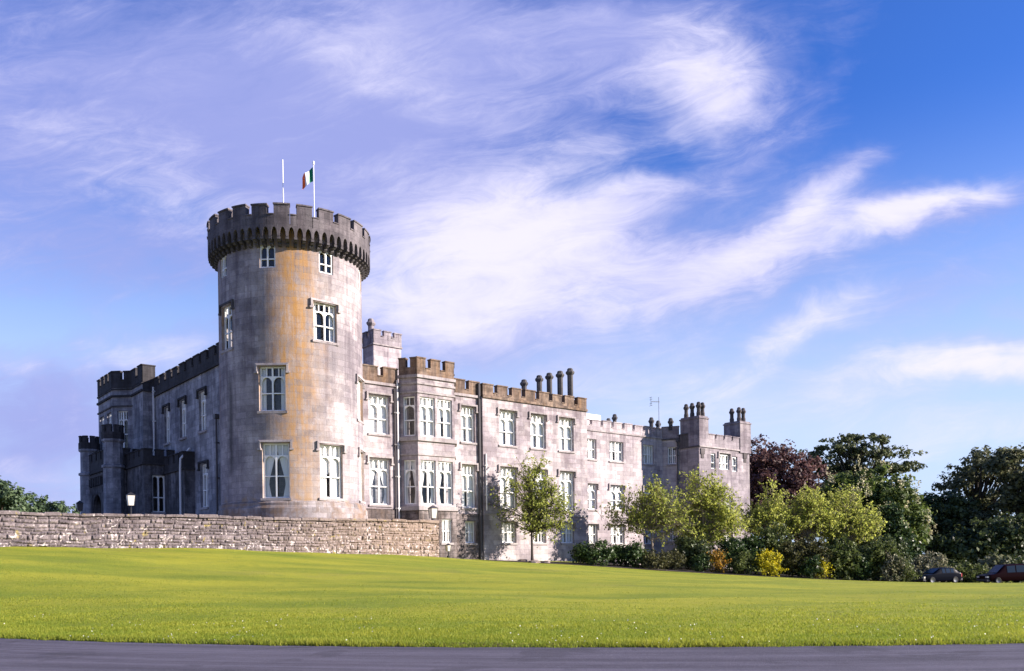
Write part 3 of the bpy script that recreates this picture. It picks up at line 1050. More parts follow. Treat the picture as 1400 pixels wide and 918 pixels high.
# ------------------------------------------------------------------ the round tower
def round_tower():
    R_ = 4.75
    root = thing('round_tower', 'tall round limestone tower with corbelled battlements and an orange lichen stain', 'tower', (TC[0], TC[1], TZ))
    mp = drum(TC, R_)
    deg = R_ * math.pi / 180
    # (centre angle, width, z0, z1, style, hood, curtain)
    ws = [(0.8, 1.72, 5.68, 9.15, 'tall', True, 'tied', 'trim'), (44.8, 1.72, 5.72, 9.15, 'tall', True, 'white', 'trim'), (88, 1.5, 5.72, 9.1, 'tall', True, 'white', 'trim'),
          (-1.2, 1.70, 11.18, 14.0, 'tall', True, 'side', 'trim'), (86, 1.6, 11.2, 14.0, 'tall', True, 'white', 'trim'),
          (41, 1.66, 15.82, 18.25, 'tall', True, 'side', 'trim'), (-46, 1.5, 15.45, 18.3, 'tall', True, None, 'darktrim'),
          (-3.3, 1.02, 20.22, 21.62, 'small', False, None, 'trim'), (42, 1.02, 20.2, 21.62, 'small', False, None, 'trim'), (-50, 1.02, 20.2, 21.62, 'small', False, None, 'trim'),
          (90, 1.02, 20.2, 21.62, 'small', False, None, 'trim'), (-52, 1.5, 5.7, 9.1, 'tall', False, None, 'trim')]
    ws = ws[:-1]
    ops = [(a * deg - w / 2, a * deg + w / 2, z0, z1) for a, w, z0, z1, *_ in ws]
    b = MB()
    half = math.pi * R_
    wall_face(b, mp, -half, half, 5.5, 22.7, ops, 0.32)
    b.build('wall', M['tower'], root)
    pl = MB()
    pl.lathe(TC, [(R_ + 0.22, 1.5), (R_ + 0.22, 5.05), (R_ + 0.12, 5.22), (R_ + 0.12, 5.38), (R_ + 0.003, 5.5), (R_ - 0.3, 5.5)], 120)
    pl.build('plinth', M['plinth'], root)
    for a, w, z0, z1, st, hd, cu, hm in ws:
        window(root, mp, a * deg - w / 2, a * deg + w / 2, z0, z1, st, hd, st == 'tall', 0.32 if st == 'tall' else 0.2, cu, hm)
    # machicolation: a ring of pointed arches carrying the battlement
    RO = 5.37
    po = drum(TC, RO)
    NA = 64
    per = 2 * math.pi * RO
    bay = per / NA
    mb = MB()
    prof = []
    for i in range(NA):
        c = i * bay
        pier = 0.15
        prof.append((c, c + pier, 21.98, 21.98))
        L, Rr = arch_pts(c + pier, c + bay, 22.0, 22.58, 4)
        pts = L + Rr[1:]
        for p, q in zip(pts[:-1], pts[1:]):
            prof.append((p[0], q[0], p[1], q[1]))
    zq = 22.66
    th = 0.30
    for a, c, za, zc in prof:
        mb.face([po(a, za), po(c, zc), po(c, zq), po(a, zq)], [(a, za), (c, zc), (c, zq), (a, zq)])
        mb.face([po(a, za, -th), po(c, zc, -th), po(c, zc), po(a, za)])
        mb.face([po(c, zc, -th), po(a, za, -th), po(a, zq, -th), po(c, zq, -th)])
    for i in range(NA):                            # the floor of the walk, seen from below between the corbels
        a, c = i * bay, (i + 1) * bay
        mb.face([po(a, zq - 0.03, -th), po(a, zq - 0.03, -1.2), po(c, zq - 0.03, -1.2), po(c, zq - 0.03, -th)])
    mb.build('machicolation', M['towerpar'], root)
    cr = MB()
    NM = 24
    gj = np.random.default_rng(42)
    pitch = per / NM
    for i in range(NM):
        a = i * pitch + 0.32
        mer = pitch * 0.715
        crenel(cr, po, a + gj.normal() * 0.02, a + mer + gj.normal() * 0.02, zq, 23.30, 23.95 + gj.normal() * 0.02, mer, 0.1, 0.42)
        g0, g1 = a + mer, a + pitch
        kk = 2
        for q in range(kk):
            x, y = g0 + (g1 - g0) * q / kk, g0 + (g1 - g0) * (q + 1) / kk
            cr.box(po, x, y, zq, 23.32, -0.42, 0.0)
            cr.box(po, x, y, 23.324, 23.39, -0.45, 0.05)
    cr.build('parapet', M['towerpar'], root)
    # one corbel, then its copies round the tower
    cb = MB()
    mpc = flat((TC[0], TC[1] - R_), (1, 0), (0, -1))
    cb.prism(flat((TC[0] - 0.10, TC[1] - R_), (0, -1), (-1, 0)), [(-0.1, 21.42), (0.16, 21.42), (0.30, 21.55), (0.30, 21.72), (0.48, 21.74), (0.60, 21.84), (0.76, 21.86), (0.76, 21.98), (-0.1, 21.98)][::-1] if False else
             [(-0.1, 21.50), (0.14, 21.50), (0.25, 21.60), (0.25, 21.72), (0.42, 21.72), (0.50, 21.80), (0.60, 21.82), (0.60, 21.975), (-0.1, 21.975)], -0.2, 0.0)
    c0 = cb.build('corbel', M['corbel'], root)
    for i in range(NA):
        a = (i * bay + 0.075) / RO
        o = c0 if i == 0 else c0.copy()
        if i:
            COL.objects.link(o)
            o.parent = root
        o.rotation_euler = (0, 0, a)
    rf = MB()
    rf.lathe(TC, [(R_ + 0.5, 22.68), (R_ + 0.5, 22.80), (0.1, 23.05)], 64)
    rf.build('roof', M['roof'], root)
    return root


round_tower()


# ------------------------------------------------------------------ garden wing
def downpipe(parent, mp, s, z0, z1, d=0.13, r=0.07, m='lead', head=True):
    b = MB()
    b.tube([mp(s, z0, d), mp(s, z1, d)], r, 8)
    if head:
        b.box(mp, s - 0.16, s + 0.16, z1 - 0.005, z1 + 0.30, d - 0.13, d + 0.14)
    for z in np.arange(z0 + 1.2, z1 - 0.4, 2.4):
        b.box(mp, s - 0.11, s + 0.11, z, z + 0.09, -0.02, d + 0.085)
    return b.build('downpipe', M[m], parent, weld=False)


def octagon_flue(parent, c, z0, z1, r, m='pipestone', name='chimney'):
    b = MB()
    b.lathe(c, [(r * 1.25, z0), (r * 1.25, z0 + 0.35), (r, z0 + 0.5), (r, z1 - 0.62), (r * 1.2, z1 - 0.56), (r * 1.55, z1 - 0.44), (r * 1.55, z1 - 0.34), (r * 1.1, z1 - 0.24), (r * 1.0, z1 - 0.08), (r * 0.6, z1), (r * 0.3, z1)], 8, RAD(22.5))
    return b.build(name, M[m], parent)


def garden_wing():
    root = thing('garden_wing', 'long pale three storey garden front with canted bay beside the round tower', 'castle wing', (*GU(16, -4), 1.0))
    Z0, ZS = 0.6, 14.80
    P = [GU(2.0, PA), GU(16.55, PA), GU(16.55, PA + 0.3), GU(28.35, PA + 0.3), GU(28.35, -12), GU(2.0, -12)]
    mpA = flat(TC + PA * N, U, N)
    mpD = flat(TC + (PA + 0.3) * N, U, N)
    up = (11.06, 13.92)
    lo = (5.80, 9.22)
    ba = (2.97, 4.70)
    wA = [(6.22, 8.00)]
    wC = [(14.85, 16.02) if False else (14.62, 16.02)]
    wD = [(18.28, 20.08), (21.68, 23.42), (24.92, 26.72)]
    oA, oD = [(7.75, 11.05, 10.9, 14.2), (7.75, 11.05, 5.7, 9.3)], []      # the rooms open into the bay
    for a, b in wA:
        oA += [(a - 2, b - 2, *up), (a - 2, b - 2, *lo)]
    for a, b in wC:
        oA += [(a - 2, b - 2, *up), (a - 2, b - 2, *lo), (a - 2 + 0.22, b - 2 - 0.1, *ba)]
    for a, b in wD:
        for k, z in enumerate((up, lo, ba)):
            e = 0.12 if k == 2 else 0.0
            oD.append((a - 16.55 + e, b - 16.55 - e, *z))
    mb = MB()
    wall_run(mb, P, Z0, ZS, {0: oA, 2: oD})
    mb.face([(*p, ZS) for p in P])
    mb.build('wall', M['garden'], root)
    for a, b in wA:
        window(root, mpA, a, b, *up, 'tall', True, True, 0.35, 'white')
        window(root, mpA, a, b, *lo, 'tall', True, True, 0.35, 'tied')
    for a, b in wC:
        window(root, mpA, a, b, *up, 'tall', True, True, 0.35, 'white')
        window(root, mpA, a, b, *lo, 'tall', True, True, 0.35, 'white')
        window(root, mpA, a + 0.22, b - 0.1, *ba, 'sash', False, True, 0.35, 'white', lights=2)
    for i, (a, b) in enumerate(wD):
        window(root, mpD, a, b, *up, 'tall', True, True, 0.35, 'white', gap=0.10)
        window(root, mpD, a, b, *lo, 'tall', True, True, 0.35, 'white', gap=0.02)
        window(root, mpD, a + 0.12, b - 0.12, *ba, 'sash', True, True, 0.35, ('white', 'tied', 'white')[i], lights=2)
    # rough basement, a little proud of the ashlar above
    bs = MB()
    wall_face(bs, flat(TC + (PA + 0.045) * N, U, N), 13.92, 16.545, Z0, 5.30, [(wC[0][0] + 0.22, wC[0][1] - 0.1, *ba)], 0.04)
    bs.face([mpA(13.92, 5.30, 0.045), mpA(16.545, 5.30, 0.045), mpA(16.545, 5.30, 0), mpA(13.92, 5.30, 0)])
    bs.build('plinth', M['base'], root)
    bs = MB()
    wall_face(bs, flat(TC + (PA + 0.05) * N, U, N), 4.0, 8.84, Z0, 5.50)
    bs.face([mpA(4.0, 5.50, 0.05), mpA(8.84, 5.50, 0.05), mpA(8.84, 5.50, 0), mpA(4.0, 5.50, 0)])
    bs.build('plinth', M['base'], root)
    # string courses and battlements
    string_course(root, mpA, 2.0, 16.55, 14.80, 0.20, 0.14)
    string_course(root, mpD, 16.55, 28.36, 14.86, 0.20, 0.14, 'lichenpar')
    string_course(root, mpD, 16.6, 28.34, 5.36, 0.14, 0.06)
    pb = MB()
    crenel(pb, mpA, 4.0, 8.75, 14.905, 15.35, 16.02, 1.25, 0.50, 0.42)
    pb.build('parapet', M['lichenpar'], root, weld=False)
    pb = MB()
    crenel(pb, mpA, 14.0, 16.5, 14.905, 15.30, 15.98, 1.05, 0.45, 0.42)
    pb.build('parapet', M['lichenpar'], root, weld=False)
    pd = MB()
    crenel(pd, mpD, 16.62, 28.35, 14.965, 15.20, 15.86, 1.12, 0.46, 0.42)
    pd.build('parapet', M['lichenpar'], root, weld=False)
    pd = MB()
    eS, L = side(GU(28.35, PA + 0.3 - 0.45), GU(28.35, -11.5))
    crenel(pd, eS, 0, L, 14.965, 15.20, 15.86, 1.12, 0.46, 0.42)
    pd.build('parapet', M['lichenpar'], root, weld=False)
    rf = MB()
    prism_xy(rf, [GU(2.2, PA - 0.5), GU(28.1, PA - 0.2), GU(28.1, -11.8), GU(2.2, -11.8)], 14.83, 15.02)
    rf.build('roof', M['roof'], root)
    # the canted bay with its own battlement
    BO = 0.7                                       # offset of the bay's face
    bp = [GU(8.86, PA - 0.02), GU(9.70, BO), GU(13.12, BO), GU(13.98, PA - 0.02)]
    mC0, LC = side(bp[0], bp[1])
    mF, LF = side(bp[1], bp[2])
    mC1, LC1 = side(bp[2], bp[3])
    bz = (11.02, 13.98)
    bl = (5.86, 9.20)
    wF = [(0.22, 1.60), (1.82, 3.20)]
    c0 = (0.30, LC - 0.20)
    c1 = (0.20, LC1 - 0.30)
    mb = MB()
    wall_face(mb, mC0, 0, LC, Z0, 15.52, [(*c0, *bz), (*c0, *bl)], 0.25)
    wall_face(mb, mF, 0, LF, Z0, 15.52, [(*w, *z) for w in wF for z in (bz, bl)] + [(2.05, 3.02, 2.95, 4.76)], 0.25)
    wall_face(mb, mC1, 0, LC1, Z0, 15.52, [(*c1, *bz), (*c1, *bl)], 0.25)
    mb.face([(*p, 15.52) for p in bp])
    bay = mb.build('bay_window', M['garden'], root)
    for mp_, (a, b) in ((mC0, c0), (mC1, c1)):
        window(root, mp_, a, b, *bz, 'tall', False, False, 0.25, 'side', lights=1)
        window(root, mp_, a, b, *bl, 'tall', False, False, 0.25, 'tied', lights=1)
    for w in wF:
        window(root, mF, *w, *bz, 'tall', False, False, 0.25, 'white')
        window(root, mF, *w, *bl, 'tall', False, False, 0.25, 'tied')
    window(root, mF, 2.05, 3.02, 2.95, 4.76, 'sash', False, True, 0.25, 'white')
    for mp_, L in ((mC0, LC), (mF, LF), (mC1, LC1)):
        for z, h, o_ in ((15.50, 0.22, 0.15), (14.98, 0.16, 0.10), (14.30, 0.14, 0.09), (10.78, 0.30, 0.16), (9.62, 0.14, 0.09), (5.55, 0.30, 0.16)):
            sb = MB()
            sb.box(mp_, -o_ * 0.45, L + o_ * 0.45, z - h / 2, z + h / 2, -0.05, o_)
            sb.build('string_course', M['trim'], bay)
        bb = MB()
        bb.box(mp_, -0.03, L + 0.03, Z0, 2.90, -0.03, 0.045)
        if mp_ is mF:
            bb.box(mp_, -0.03, 2.05, 2.90, 5.36, -0.03, 0.045)
            bb.box(mp_, 3.02, L + 0.03, 2.90, 5.36, -0.03, 0.045)
            bb.box(mp_, 2.05, 3.02, 4.80, 5.36, -0.03, 0.045)
        else:
            bb.box(mp_, -0.03, L + 0.03, 2.90, 5.36, -0.03, 0.045)
        bb.build('plinth', M['base'], bay, weld=True)
        pb = MB()
        crenel(pb, mp_, 0.0, L, 15.62, 16.12, 16.85, 0.56 if L < 2 else 0.80, 0.38 if L < 2 else 0.48, 0.40)
        pb.build('parapet', M['lichenpar'], bay, weld=False)
    # downpipes
    downpipe(root, mpA, 8.62, 4.3, 15.2, 0.12, 0.07, 'palepipe', False)
    downpipe(root, mpA, 8.40, 4.3, 14.6, 0.10, 0.06, 'lead', False)
    b = MB()
    b.tube([mpA(16.36, 15.9, 0.10), mpA(16.36, 10.0, 0.10), mpA(16.36, 1.4, 0.10)], 0.13, 8)
    b.build('downpipe', M['lead'], root)
    downpipe(root, mpD, 16.78, 5.6, 10.2, 0.10, 0.06, 'palepipe', False)
    # row of octagonal flues at the far end, running back from the front
    for off, zt in ((-7.3, 18.70), (-5.1, 18.72), (-3.7, 18.70), (-2.25, 18.62), (-0.92, 18.62)):
        octagon_flue(root, GU(27.05, off), 14.9, zt, 0.27)
    # low roof house behind the first merlons
    return root


garden_wing()


def roof_turret():
    s0, s1, o1, o0 = 9.92, 12.56, -6.0, -7.7
    root = thing('roof_turret', 'small square battlemented roof turret with a single flue behind the garden front', 'turret', (*GU(11.2, -7), 15.0))
    P = [GU(s0, o1), GU(s1, o1), GU(s1, o0), GU(s0, o0)]
    mb = MB()
    wall_run(mb, P, 15.0, 19.3)
    mb.face([(*p, 19.3) for p in P])
    mb.build('wall', M['far'], root)
    pb = MB()
    for i in range(4):
        mp, L = side(P[i], P[(i + 1) % 4])
        crenel(pb, mp, 0, L, 19.38, 19.98, 20.42, 0.62, 0.30, 0.28, out=0.05)
        string_course(root, mp, -0.06, L + 0.06, 19.32, 0.12, 0.10, 'trim')
    pb.build('parapet', M['grey'], root, weld=False)
    octagon_flue(root, GU(s0 + 0.15, o1 - 0.6), 19.3, 21.5, 0.25, 'grey')
    octagon_flue(root, GU(s0 - 0.2, o1 - 1.9), 17.0, 20.3, 0.22, 'pipestone')
    lb = MB()
    prism_xy(lb, [GU(7.2, -5.2), GU(9.6, -5.2), GU(9.6, -8), GU(7.2, -8)], 15.0, 17.3)
    lb.build('wall', M['far'], root)


roof_turret()


# ------------------------------------------------------------------ the lower wing and the end wing
def far_wing():
    OE = PA - 2.0
    root = thing('far_wing', 'lower pale set back wing between the garden front and the wing with chimneys', 'castle wing', (*GU(35, -6), 0.8))
    s1, oE = 41.24, OE
    c = GU(42.08, -1.04)
    P = [GU(27.8, OE), GU(s1, OE), c, GU(42.08, -12), GU(27.8, -12)]
    mp = flat(TC + OE * N, U, N)
    up, lo, ba = (10.92, 12.82), (6.2, 8.55), (2.95, 4.75)
    cols = [(30.1, 31.85), (33.6, 35.55), (38.4, 39.95)]
    ops = [(a - 27.8, b - 27.8, *z) for a, b in cols for z in (up, lo, ba)]
    mF, LF = side(GU(s1, OE), c)
    fo = [(0.55, 1.45, 11.0, 12.7), (0.45, 1.4, 3.2, 4.75)]
    mb = MB()
    wall_run(mb, P, 0.0, 13.6, {0: ops, 1: fo}, reveal=0.3)
    mb.face([(*p, 13.6) for p in P])
    mb.build('wall', M['far'], root)
    for a, b in cols:
        window(root, mp, a, b, *up, 'sash', False, True, 0.3, 'white', gap=0.2)
        window(root, mp, a, b, *lo, 'tall', True, True, 0.3, 'white')
        window(root, mp, a, b, *ba, 'sash', True, True, 0.3, 'white', gap=0.2)
    for w in fo:
        window(root, mF, *w, 'sash', False, True, 0.3, None)
    string_course(root, mp, 28.3, s1 + 0.05, 13.64, 0.15, 0.10)
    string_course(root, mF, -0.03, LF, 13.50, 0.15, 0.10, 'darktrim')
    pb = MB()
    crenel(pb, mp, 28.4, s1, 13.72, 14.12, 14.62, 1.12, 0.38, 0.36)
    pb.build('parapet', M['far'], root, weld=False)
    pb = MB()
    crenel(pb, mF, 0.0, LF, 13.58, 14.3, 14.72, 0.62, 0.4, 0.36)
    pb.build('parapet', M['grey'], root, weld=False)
    rf = MB()
    prism_xy(rf, [GU(28.4, OE - 0.5), GU(41.5, OE - 0.5), GU(41.5, -11.8), GU(28.4, -11.8)], 13.62, 13.8)
    rf.build('roof', M['roof'], root)
    wr = MB()
    prism_xy(wr, [GU(28.5, -4.2), GU(34.2, -4.2), GU(34.2, -9), GU(28.5, -9)], 13.8, 15.55)
    wr.build('roof_house', M['whiteroof'], root)
    for s, off, z in ((36.3, -5.2, 15.6), (37.2, -5.2, 16.1), (40.9, -3.6, 15.9), (41.6, -3.3, 15.6), (41.9, -1.9, 15.7)):
        octagon_flue(root, GU(s, off), 13.8, z, 0.2)
    downpipe(root, flat(c, U, N) if False else mF, LF - 0.12, 1.0, 13.2, 0.10, 0.06, 'lead')
    return root


far_wing()


def chimney_stack(parent, mp, s0, s1, d0, d1, z0, zc, zt, spots):
    b = MB()
    b.box(mp, s0, s1, z0, zc, d0, d1)
    b.box(mp, s0 - 0.07, s1 + 0.07, zc - 0.16, zc - 0.04, d0 - 0.07, d1 + 0.07)
    b.box(mp, s0 + 0.05, s1 - 0.05, zc, zc + 0.12, d0 + 0.05, d1 - 0.05)
    st = b.build('chimney_stack', M['grey'], parent, weld=False)
    for s, d in spots:
        p = mp(s, 0, d)
        octagon_flue(st, (p[0], p[1]), zc + 0.10, zt, 0.185, 'darktrim', 'flue')
    return st


def end_wing():
    root = thing('end_wing', 'grey end wing with two tall clustered chimney stacks at its corners', 'castle wing', (*GU(46.5, -4), 0.3))
    OG = 1.45
    S0, S1 = 42.12, 50.42
    P = [GU(S0, OG), GU(S1, OG), GU(S1, -11), GU(S0, -11)]
    mp = flat(TC + OG * N, U, N)
    wins = [(44.0, 44.72, 10.4, 11.95, 1), (45.3, 47.0, 10.42, 11.98, 3), (47.5, 48.35, 10.3, 11.85, 1)]
    low = [(45.7, 47.3, 5.6, 7.6, 2), (45.8, 47.2, 2.2, 3.9, 2)]
    mb = MB()
    wall_run(mb, P, -0.8, 12.55, {0: [(a - S0, b - S0, c, d) for a, b, c, d, _ in wins + low]}, reveal=0.25)
    mb.face([(*p, 12.55) for p in P])
    mb.build('wall', M['grey'], root)
    for a, b, c, d, k in wins:
        window(root, mp, a, b, c, d, 'small', k == 3, False, 0.25, 'white', lights=k)
    for a, b, c, d, k in low:
        window(root, mp, a, b, c, d, 'sash', True, True, 0.25, 'white', lights=k)
    string_course(root, mp, S0, S1 - 1.3, 12.52, 0.14, 0.12)
    mL, LL = side(P[3], P[0])
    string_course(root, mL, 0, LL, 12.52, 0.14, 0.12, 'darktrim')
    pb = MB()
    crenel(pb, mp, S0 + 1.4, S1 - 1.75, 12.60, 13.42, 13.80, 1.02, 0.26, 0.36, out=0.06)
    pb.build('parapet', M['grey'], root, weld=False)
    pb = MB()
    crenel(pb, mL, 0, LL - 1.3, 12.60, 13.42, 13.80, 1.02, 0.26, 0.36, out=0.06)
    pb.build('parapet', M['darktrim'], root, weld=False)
    rf = MB()
    prism_xy(rf, [GU(S0 + .4, OG - .4), GU(S1 - .4, OG - .4), GU(S1 - .4, -10.6), GU(S0 + .4, -10.6)], 12.56, 12.75)
    rf.build('roof', M['roof'], root)
    chimney_stack(root, mp, S0 - 0.02, S0 + 1.42, -2.3, 0.10, 12.56, 15.42, 16.95, ((S0 + 0.40, -0.30), (S0 + 1.02, -0.30), (S0 + 0.40, -1.1), (S0 + 0.40, -1.85)))
    chimney_stack(root, mp, S1 - 1.72, S1 + 0.12, -1.9, 0.14, 12.30, 15.50, 17.10, ((S1 - 1.2, -0.35), (S1 - 0.45, -0.35), (S1 - 1.2, -1.25)))
    for s in (S0 + 0.5, S1 - 0.8):                 # corbels carrying the stacks
        cb = MB()
        cb.prism(flat(np.array(mp(s - 0.3, 0)[:2]), U, N), [(0, 11.75), (0.6, 11.75), (0.6, 12.3), (0, 12.3)], -0.02, 0.09)
        cb.prism(flat(np.array(mp(s - 0.2, 0)[:2]), U, N), [(0, 11.35), (0.4, 11.35), (0.4, 11.75), (0, 11.75)], -0.02, 0.06)
        cb.build('corbel', M['darktrim'], root)
    return root


end_wing()


# ------------------------------------------------------------------ the entrance side
def entrance_wing():
    root = thing('entrance_wing', 'shaded two storey entrance range with a canted corner bay left of the round tower', 'castle wing', (*GV(14, 0), TZ))
    OH = 4.0
    mpH = flat(TC + OH * NL, V, NL)
    Z0 = 2.5
    cols = [(5.45, 6.85), (9.62, 10.95), (13.35, 14.6)]
    up, lo = (11.06, 13.9), (5.6, 8.7)
    mb = MB()
    ops = [(a, b, *up) for a, b in cols] + [(5.25, 6.75, *lo)]
    wall_face(mb, mpH, 1.0, 17.1, Z0, 15.2, ops, 0.45)
    oI = 4.88
    mR = flat(TC + 17.1 * V, NL, -V)                # return wall of the corner block
    wall_face(mb, mR, 3.9, oI, Z0, 15.55, (), 0.3)
    mI = flat(TC + oI * NL, V, NL)
    wall_face(mb, mI, 17.1, 20.0, Z0, 15.55, (), 0.3)
    c1, c2, c3 = GV(20.0, oI), GV(21.22, 6.10), GV(25.7, 6.10)
    c4 = GV(26.9, oI)
    pts = [c1, c2, c3, c4]
    segs = []
    for a, b in ((c2, c1), (c3, c2), (c4, c3)):
        segs.append(side(a, b))
    oc = [(0.42, 1.30, 11.2, 14.4)]
    of = [(0.45, 1.75, 11.2, 14.4), (2.75, 4.05, 11.2, 14.4)]
    wall_face(mb, segs[0][0], 0, segs[0][1], Z0, 15.55, oc, 0.3)
    wall_face(mb, segs[1][0], 0, segs[1][1], Z0, 15.55, of, 0.3)
    wall_face(mb, segs[2][0], 0, segs[2][1], Z0, 15.55, oc, 0.3)
    # remaining sides
    bx = [GV(26.9, oI), GV(29.5, oI), GV(29.5, -8), GV(1.0, -8), GV(1.0, 3.0)]
    for a, b in zip(bx[1:], bx[:-1]):
        m_, L_ = side(a, b)
        wall_face(mb, m_, 0, L_, Z0, 15.2 if b is not bx[0] else 15.55, ())
    mb.face([(*p, 15.2) for p in (GV(1.0, 4.0), GV(1.0, -8), GV(29.5, -8), GV(29.5, 4.0))])
    mb.face([(*p, 15.5) for p in (GV(17.1, 3.9), GV(29.5, 3.9), GV(29.5, oI), c4, c3, c2, c1, GV(17.1, oI))])
    mb.build('wall', M['entrance'], root)
    for a, b in cols:
        window(root, mpH, a, b, *up, 'tall', True, True, 0.30, 'side', 'blackpar')
    window(root, mpH, 5.25, 6.75, *lo, 'tall', True, True, 0.30, 'side', 'blackpar')
    window(root, segs[0][0], *oc[0], 'tall', False, True, 0.3, 'side')
    window(root, segs[2][0], *oc[0], 'tall', False, True, 0.3, 'side')
    for o in of:
        window(root, segs[1][0], *o, 'tall', False, True, 0.3, 'side')
    string_course(root, mpH, 1.0, 17.1, 15.2, 0.16, 0.16, 'blackpar')
    pb = MB()
    crenel(pb, mpH, 2.0, 17.0, 15.285, 15.95, 16.55, 1.15, 0.42, 0.42, out=0.05)
    pb.build('parapet', M['blackpar'], root, weld=False)
    walls = [(mI, 17.1, 20.0), (segs[0][0], 0, segs[0][1]), (segs[1][0], 0, segs[1][1]), (segs[2][0], 0, segs[2][1]), (mR, 3.9, oI)]
    for i, (m_, a, b) in enumerate(walls):
        string_course(root, m_, a - 0.05, b + 0.05, 15.62, 0.16, 0.14, 'blackpar')
        if i != 4:
            string_course(root, m_, a - 0.05, b + 0.05, 16.18, 0.12, 0.10, 'blackpar')
            if i:
                string_course(root, m_, a - 0.05, b + 0.05, 14.78, 0.12, 0.09, 'darktrim')
        up_ = MB()
        up_.box(flipped(m_)[0], *flipped(m_)[1](a, b), 15.55, 16.35, -0.35, 0.02)
        up_.build('parapet_base', M['entrance'] if i < 4 else M['blackpar'], root)
        pb = MB()
        crenel(pb, m_, a, b, 16.3, 16.95, 17.62, 0.95, 0.45, 0.38, out=0.06)
        pb.build('parapet', M['blackpar'], root, weld=False)
    # low stained block in the angle of the front
    lb = MB()
    mS = flat(TC + 12.3 * V, NL, -V)
    mT = flat(TC + 6.25 * NL, V, NL)
    gw = (4.72, 5.66, 5.55, 8.35)
    wall_face(lb, mS, 3.9, 6.25, Z0, 9.2, [gw], 0.3)
    wall_face(lb, mT, 12.3, 17.1, Z0, 9.2, ())
    lb.face([(*p, 9.2) for p in (GV(12.3, 3.9), GV(17.1, 3.9), GV(17.1, 6.25), GV(12.3, 6.25))])
    m2 = flat(TC + 7.9 * V, NL, -V)
    m3 = flat(TC + 4.75 * NL, V, NL)
    wall_face(lb, m2, 3.9, 4.75, Z0, 8.5)
    wall_face(lb, m3, 7.9, 12.3, Z0, 8.5)
    lb.face([(*p, 8.5) for p in (GV(7.9, 3.9), GV(12.3, 3.9), GV(12.3, 4.75), GV(7.9, 4.75))])
    low = lb.build('low_block', M['porch'], root)
    pw = window(root, mS, *gw, 'gothic', False, True, 0.3, None)
    for s in (4.30, 6.02):                          # narrow blind niches beside the pointed window
        nb = MB()
        L, Rr = arch_pts(s - 0.16, s + 0.16, 7.0, 7.6)
        nb.prism(flipped(mS)[0] if mS.flip else mS, [(-q[0] if mS.flip else q[0], q[1]) for q in ([(s - 0.16, 5.5)] + [(s + 0.16, 5.5)] + [(q[0], q[1]) for q in reversed(Rr)][::1] + list(reversed(L)))], -0.02, 0.03)
        nb.build('niche', M['entrance'], low)
    pb = MB()
    crenel(pb, mS, 3.95, 6.25, 9.2, 9.75, 10.25, 0.62, 0.30, 0.35, out=0.05)
    crenel(pb, mT, 12.3, 17.0, 9.2, 9.75, 10.25, 0.9, 0.40, 0.35, out=0.05)
    crenel(pb, m3, 7.9, 12.2, 8.5, 9.1, 9.65, 0.9, 0.40, 0.35, out=0.05)
    crenel(pb, m2, 3.95, 4.75, 8.5, 9.1, 9.65, 0.78, 0.30, 0.35, out=0.05)
    pb.build('parapet', M['blackpar'], low, weld=False)
    for m_, a, b, z in ((mS, 3.95, 6.3, 9.2), (mT, 12.25, 17.1, 9.2), (m3, 7.9, 12.3, 8.5), (m2, 3.95, 4.8, 8.5)):
        string_course(low, m_, a, b, z, 0.16, 0.14, 'blackpar')
    downpipe(root, mpH, 16.75, 9.5, 15.9, 0.16, 0.08, 'palepipe', False)
    b = MB()
    mp = mpH
    b.tube([mp(8.0, 10.0, 0.30), mp(8.1, 9.2, 0.95), mp(8.2, 8.2, 0.95), mp(8.2, 3.8, 0.95)], 0.08, 8)
    b.build('downpipe', M['palepipe'], root)
    downpipe(root, mpH, 3.1, 3.8, 11.5, 0.16, 0.07, 'lead')
    return root


entrance_wing()


